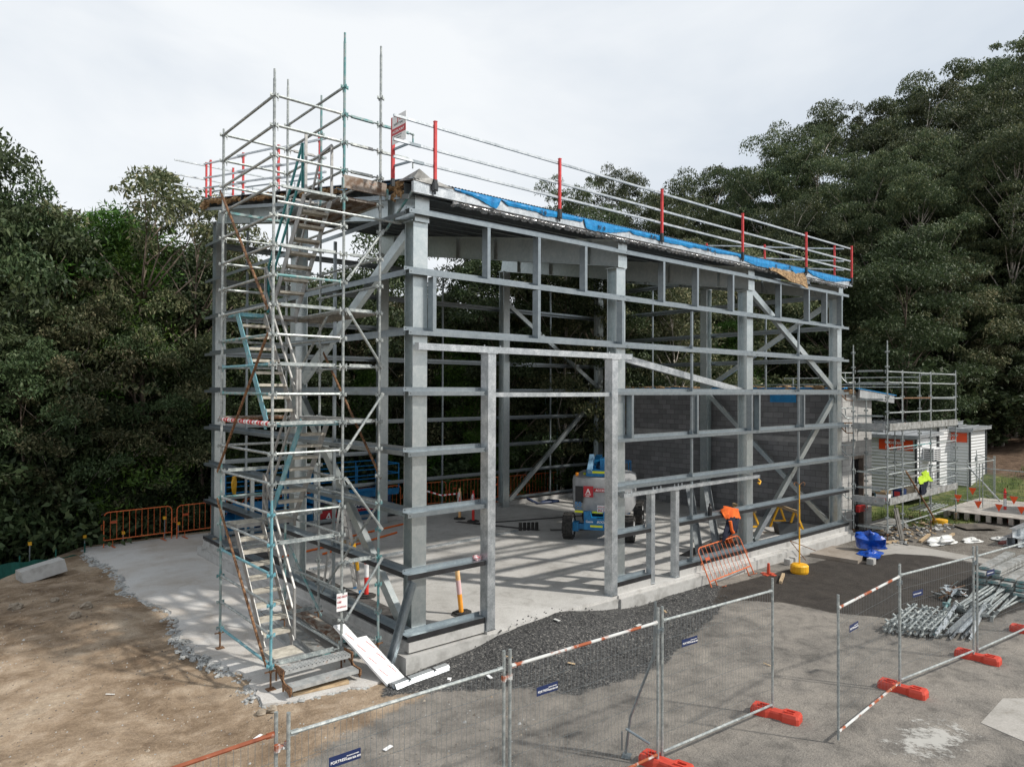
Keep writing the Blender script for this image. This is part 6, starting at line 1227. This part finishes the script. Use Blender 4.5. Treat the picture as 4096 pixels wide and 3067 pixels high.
mb=MB(); mb.beam((22.4,-1.7,G+.06),(23.3,-2.5,G+.10),.9,.02); single('plywood_sheet', mb, mat('dark_ply',(.07,.06,.05),(.13,.11,.09),rough=.9,scale=4), 'dark plywood sheet lying on the gravel by the far scaffold foot', 'plywood'); mb=MB(); mb.beam((20.9,-3.6,G+.03),(21.9,-4.1,G+.04),.5,.03); single('plywood_sheet', mb, MATS['dark_ply'], 'smaller dark board lying near the stacked beams', 'plywood'); mb=MB(); mb.box(20.4,20.9,-3.7,-3.45,G,G+.06); single('red_board', mb, mat('dull_red',(.2,.06,.05),rough=.8), 'dull red board beside the smaller dark board', 'board')
mb=MB(); mb.lathe([(.24,0),(.26,.16),(.25,.18)],(22.84,-.93,G),20); single('yellow_bucket', mb, YEL, 'upturned yellow tub beside the foot of the annex scaffold', 'tub')
mb=MB()
for i,(x,dx) in enumerate(((18.3,.0),(18.42,.03),(18.52,.0))): mb.beam((x,-1.28,G),(x-.15+dx,-1.12,.55),.09,.03,(0,1,0))
single('leaning_boards', mb, mat('grey_timber',(.10,.095,.085),(.18,.17,.155),rough=.9,scale=4), 'dark weathered boards leaning upright against the annex scaffold', 'boards')
for i,(a,b,l) in enumerate((((18.6,-1.75),(20.1,-1.5),'pale timber length on the dirt under the annex scaffold'),((19.9,-2.1),(20.9,-2.0),'brown timber length beside the white sheet'),((17.1,-.8),(18.1,-1.25),'short grey timber under the first scaffold foot'))): mb=MB(); mb.beam((*a,G+.05),(*b,G+.05),.09,.06); single('timber_length', mb, TIMBER, l, 'timber')
mb=MB(); rr=random.Random(31)
for i in range(260):
    x=17.6+rr.random()**1.3*5.8; y=rr.uniform(-1.6,.3); s_=rr.uniform(.02,.11); a=rr.random()*3.14; mb.m=i%4; mb.beam((x-s_*math.cos(a),y-s_*math.sin(a),G+rr.uniform(0,.05)),(x+s_*math.cos(a),y+s_*math.sin(a),G+rr.uniform(.01,.09)),rr.uniform(.02,.12),rr.uniform(.01,.05))
meta(obj('debris', mb, [CONC,TIMBER,DGREY,RUBBLE]),'scattered broken blocks, timber scraps and rubbish under the annex scaffold','debris',kind='stuff')
# on the annex scaffold deck
t=thing('work_shirt','hi-vis yellow and navy work shirt hung on the annex scaffold','shirt',(20.6,-1.0,.85)); obj('yellow_part',cloth([[(20.15,-1.2,1.42),(20.55,-1.22,1.66),(20.95,-1.2,1.52)],[(20.1,-1.24,1.2),(20.6,-1.26,1.3),(21.1,-1.24,1.22)]],HIVIS,'','','',seed=4,fold=.05),HIVIS,t,smooth=True); obj('navy_part',cloth([[(20.15,-1.21,1.22),(20.45,-1.22,1.25),(20.75,-1.21,1.28)],[(20.1,-1.2,.85),(20.35,-1.22,.8),(20.6,-1.2,.85)]],CLOTHN,'','','',seed=6,fold=.05),CLOTHN,t,smooth=True)
mb=MB()
for i in range(7): 
    pts_=[(20.35+.33*math.cos(a)*(1-.05*i),-.75+.2*math.sin(a),.82+.035*i+.01*math.sin(3*a+i)) for a in np.linspace(0,6.28,14)]; mb.path(pts_,.02,5)
single('rope_coil', mb, mat('rope',(.45,.36,.25),(.58,.49,.36),rough=.9,scale=20), 'coil of pale rope on the scaffold deck under the hung shirt', 'rope')
t=thing('cardboard_box','open white and red cardboard box on the near end of the lower deck','box',(17.95,-.85,.78)); mb=MB(); mb.box(17.95,18.25,-.98,-.62,.782,1.0); obj('carton',mb,WHITE,t); mb=MB(); mb.box(17.943,17.949,-.95,-.65,.8,.9); obj('printed_band',mb,RED,t); mb=MB(); mb.beam((17.95,-.8,1.0),(17.82,-.8,1.1),.34,.005,(0,0,1)); mb.beam((18.25,-.8,1.0),(18.33,-.8,1.12),.34,.005,(0,0,1)); obj('flap',mb,TIMBER,t)
mb=MB(); mb.box(19.1,19.5,-1.0,-.7,.782,1.08); mb.m=1; mb.box(19.094,19.099,-.94,-.76,.84,1.0); single('cardboard_box', mb, [NAVY,RED], 'navy and red carton on the lower deck beside the rope coil', 'box')
mb=MB(); mb.box(18.5,18.8,-.6,-.35,.782,1.0); single('grey_crate', mb, mat('crate_teal',(.05,.12,.14),rough=.6), 'dark teal crate between the two cartons on the deck', 'crate'); mb=MB(); mb.box(18.6,19.3,.22,.33,.2,.42); single('red_crate', mb, RED, 'red slatted crate in front of the annex doorway', 'crate')
t=thing('extension_ladder','grey ladder lying on its side along the lower scaffold deck','ladder',(22.4,-.6,.8)); 
for z in (.86,1.3): mb=MB(); mb.beam((21.2,-.45,z),(23.9,-.55,z+.05),.03,.07); obj('stile',mb,ALU,t)
for i in range(9): mb=MB(); x=21.35+i*.3; mb.tube((x,-.46,.86),(x,-.46,1.3),.014,6); obj('rung',mb,ALU,t)
# left side: shade cloth fence, concrete block, star picket caps, stones
def terrz(x,y): return float(terr(np.array([x]),np.array([y]))[0])
pts_=[(-7.2,12.5),(-5.6,12.95),(-4.3,13.25),(-3.4,13.55),(-2.6,13.95)]; mb=MB(); V=[]; F=[]
for i in range(41):
    u=i/40*4; k=min(3,int(u)); f=u-k; x=pts_[k][0]*(1-f)+pts_[k+1][0]*f; y=pts_[k][1]*(1-f)+pts_[k+1][1]*f; top=-.28-.28*(i/40)+.02*math.sin(i*1.1)
    for z_,o_ in ((top,0),(top-.5,.03*math.sin(i*.9)),(top-1.0,.0)): V.append((x,y+o_,z_))
for i in range(40):
    for j in range(2): a=i*3+j; F.append((a,a+1,a+4,a+3))
mb.add(V,F); mb.add([(x,y+.012,z) for x,y,z in V],[f[::-1] for f in F])
for i in range(5): x,y=pts_[i]; mb.tube((x,y+.03,terrz(x,y)),(x,y+.03,-.25),.02,5)
single('shade_cloth_fence', mb, GREENN, 'low dark green shade cloth fence behind the dirt at the left edge', 'fence')
mb=MB(); mb.prism([(-.3,0),(.3,0),(.2,.32),(-.2,.32)],(-4.45,11.75,-.66),(-3.45,11.95,-.50)); single('kerb_block', mb, CONC, 'pale concrete barrier block lying on the dirt before the green cloth', 'concrete block')
for i,(x,y,z,l) in enumerate(((-2.5,14.6,-.2,'yellow picket cap nearest the left end of the barriers'),(-.25,14.4,.15,'yellow picket cap seen through the first barrier'),(.2,14.5,-.1,'yellow picket cap at the joint of the first two barriers'),(-4.0,13.9,-.1,'pale picket cap above the green cloth'),(-1.45,14.5,-.2,'small yellow picket cap at the middle of the first barrier'))):
    mb=MB(); mb.box(x-.045,x+.045,y-.045,y+.045,z,z+.09); mb.m=1; mb.beam((x,y,min(z-.3,terrz(x,y))),(x,y,z),.03,.03,(0,1,0)); single('star_picket', mb, [YEL,GIRT], l, 'picket')
for i,(x,y,r,l) in enumerate(((-4.83,8.93,.15,'largest pale stone on the dirt at the left edge'),(-4.09,8.8,.10,'pale stone on the dirt right of the largest one'),(-3.67,7.49,.14,'rounded tan stone in the middle of the left dirt'),(-3.97,6.95,.13,'flat brown stone half buried in the left dirt'),(-2.6,.05,.08,'pale stone at the tip of the broken apron, left one'),(-2.45,-.02,.09,'pale stone at the tip of the broken apron, right one'))): mb=MB(); mb.blob((x,y,terrz(x,y)+r*.35),(r,r*.85,r*.62),i+40,jit=.22); single('stone', mb, STONE, l, 'stone')
# pebbles and litter scattered over the dirt and gravel
mb=MB(); rr=random.Random(77); 
for i in range(3800):
    x=rr.uniform(-7,.5); y=rr.uniform(-5,13)
    if x > -2.35 and y > -.3: continue
    s_=rr.uniform(.006,.017)*(1 if rr.random()<.94 else 2.2); z=terrz(x,y); mb.m=rr.choice((0,0,1,2,2)); a=rr.random()*3; mb.add([(x-s_,y,z),(x,y-s_,z),(x+s_,y,z),(x,y+s_,z),(x+s_*.2,y,z+s_*.9)],[(0,1,4),(1,2,4),(2,3,4),(3,0,4)])
for i in range(1500):
    x=rr.uniform(-.9,9.5); y=rr.uniform(-2.7,.2)
    if sdist(np.array([x]),np.array([y]),GRAV)[0] < 0: continue
    s_=rr.uniform(.01,.03); z=terrz(x,y)+.31*math.exp(-((x-3.2)/1.75)**4)*float(smooth01((y+1.9)/1.8))+.004; mb.m=3; mb.add([(x-s_,y,z),(x,y-s_,z),(x+s_,y,z),(x,y+s_,z),(x+s_*.2,y,z+s_*.9)],[(0,1,4),(1,2,4),(2,3,4),(3,0,4)])
meta(obj('pebbles', mb, [STONE,RUBBLE,mat('dark_pebble',(.08,.07,.06),(.15,.13,.11),rough=.9),mat('black_pebble',(.03,.03,.03),(.09,.09,.09),rough=.9)]),'loose pebbles and gravel scattered over the dirt and the dark aggregate','pebbles',kind='stuff')
mb=MB(); rr=random.Random(12)
for i,(x,y) in enumerate(((.9,-1.2),(1.6,-.9),(-.1,-.75),(.3,-.85),(2.4,-1.7),(3.3,-.4),(-2.9,-.6),(-2.7,-.7),(4.9,-1.2),(-1.7,-2.2),(6.2,-.9),(-4.2,2.4),(-3.5,-1.4),(5.1,-4.0))):
    z=terrz(x,y)+.31*math.exp(-((x-3.2)/1.75)**4)*float(smooth01((y+1.9)/1.8))+.02; a=rr.random()*3; mb.m=i%3; mb.beam((x-.07*math.cos(a),y-.07*math.sin(a),z),(x+.07*math.cos(a),y+.07*math.sin(a),z+.01),rr.uniform(.02,.08),.008)
meta(obj('litter', mb, [WHITE,TIMBER,WPLAST]),'small scraps of paper and timber littering the ground before the building','litter',kind='stuff')
# grass tufts by the deck
mb=MB(); rr=random.Random(55)
for i in range(5200):
    u=rr.random(); x=22+u*16; y=-3.2+rr.random()*5-(x-22)*.12
    if sdist(np.array([x]),np.array([y]),GRASS)[0] < -.1: continue
    z=terrz(x,y); a=rr.random()*6.28; h=rr.uniform(.08,.26); w_=.012; mb.add([(x-w_*math.sin(a),y+w_*math.cos(a),z),(x+w_*math.sin(a),y-w_*math.cos(a),z),(x+h*.4*math.cos(a),y+h*.4*math.sin(a),z+h)],[(0,1,2)])
meta(obj('grass', mb, mat('grass_blade',(.05,.09,.015),(.16,.20,.05),rough=.7,scale=2)),'rough grass growing around the plank deck and the site sheds','grass',kind='stuff')
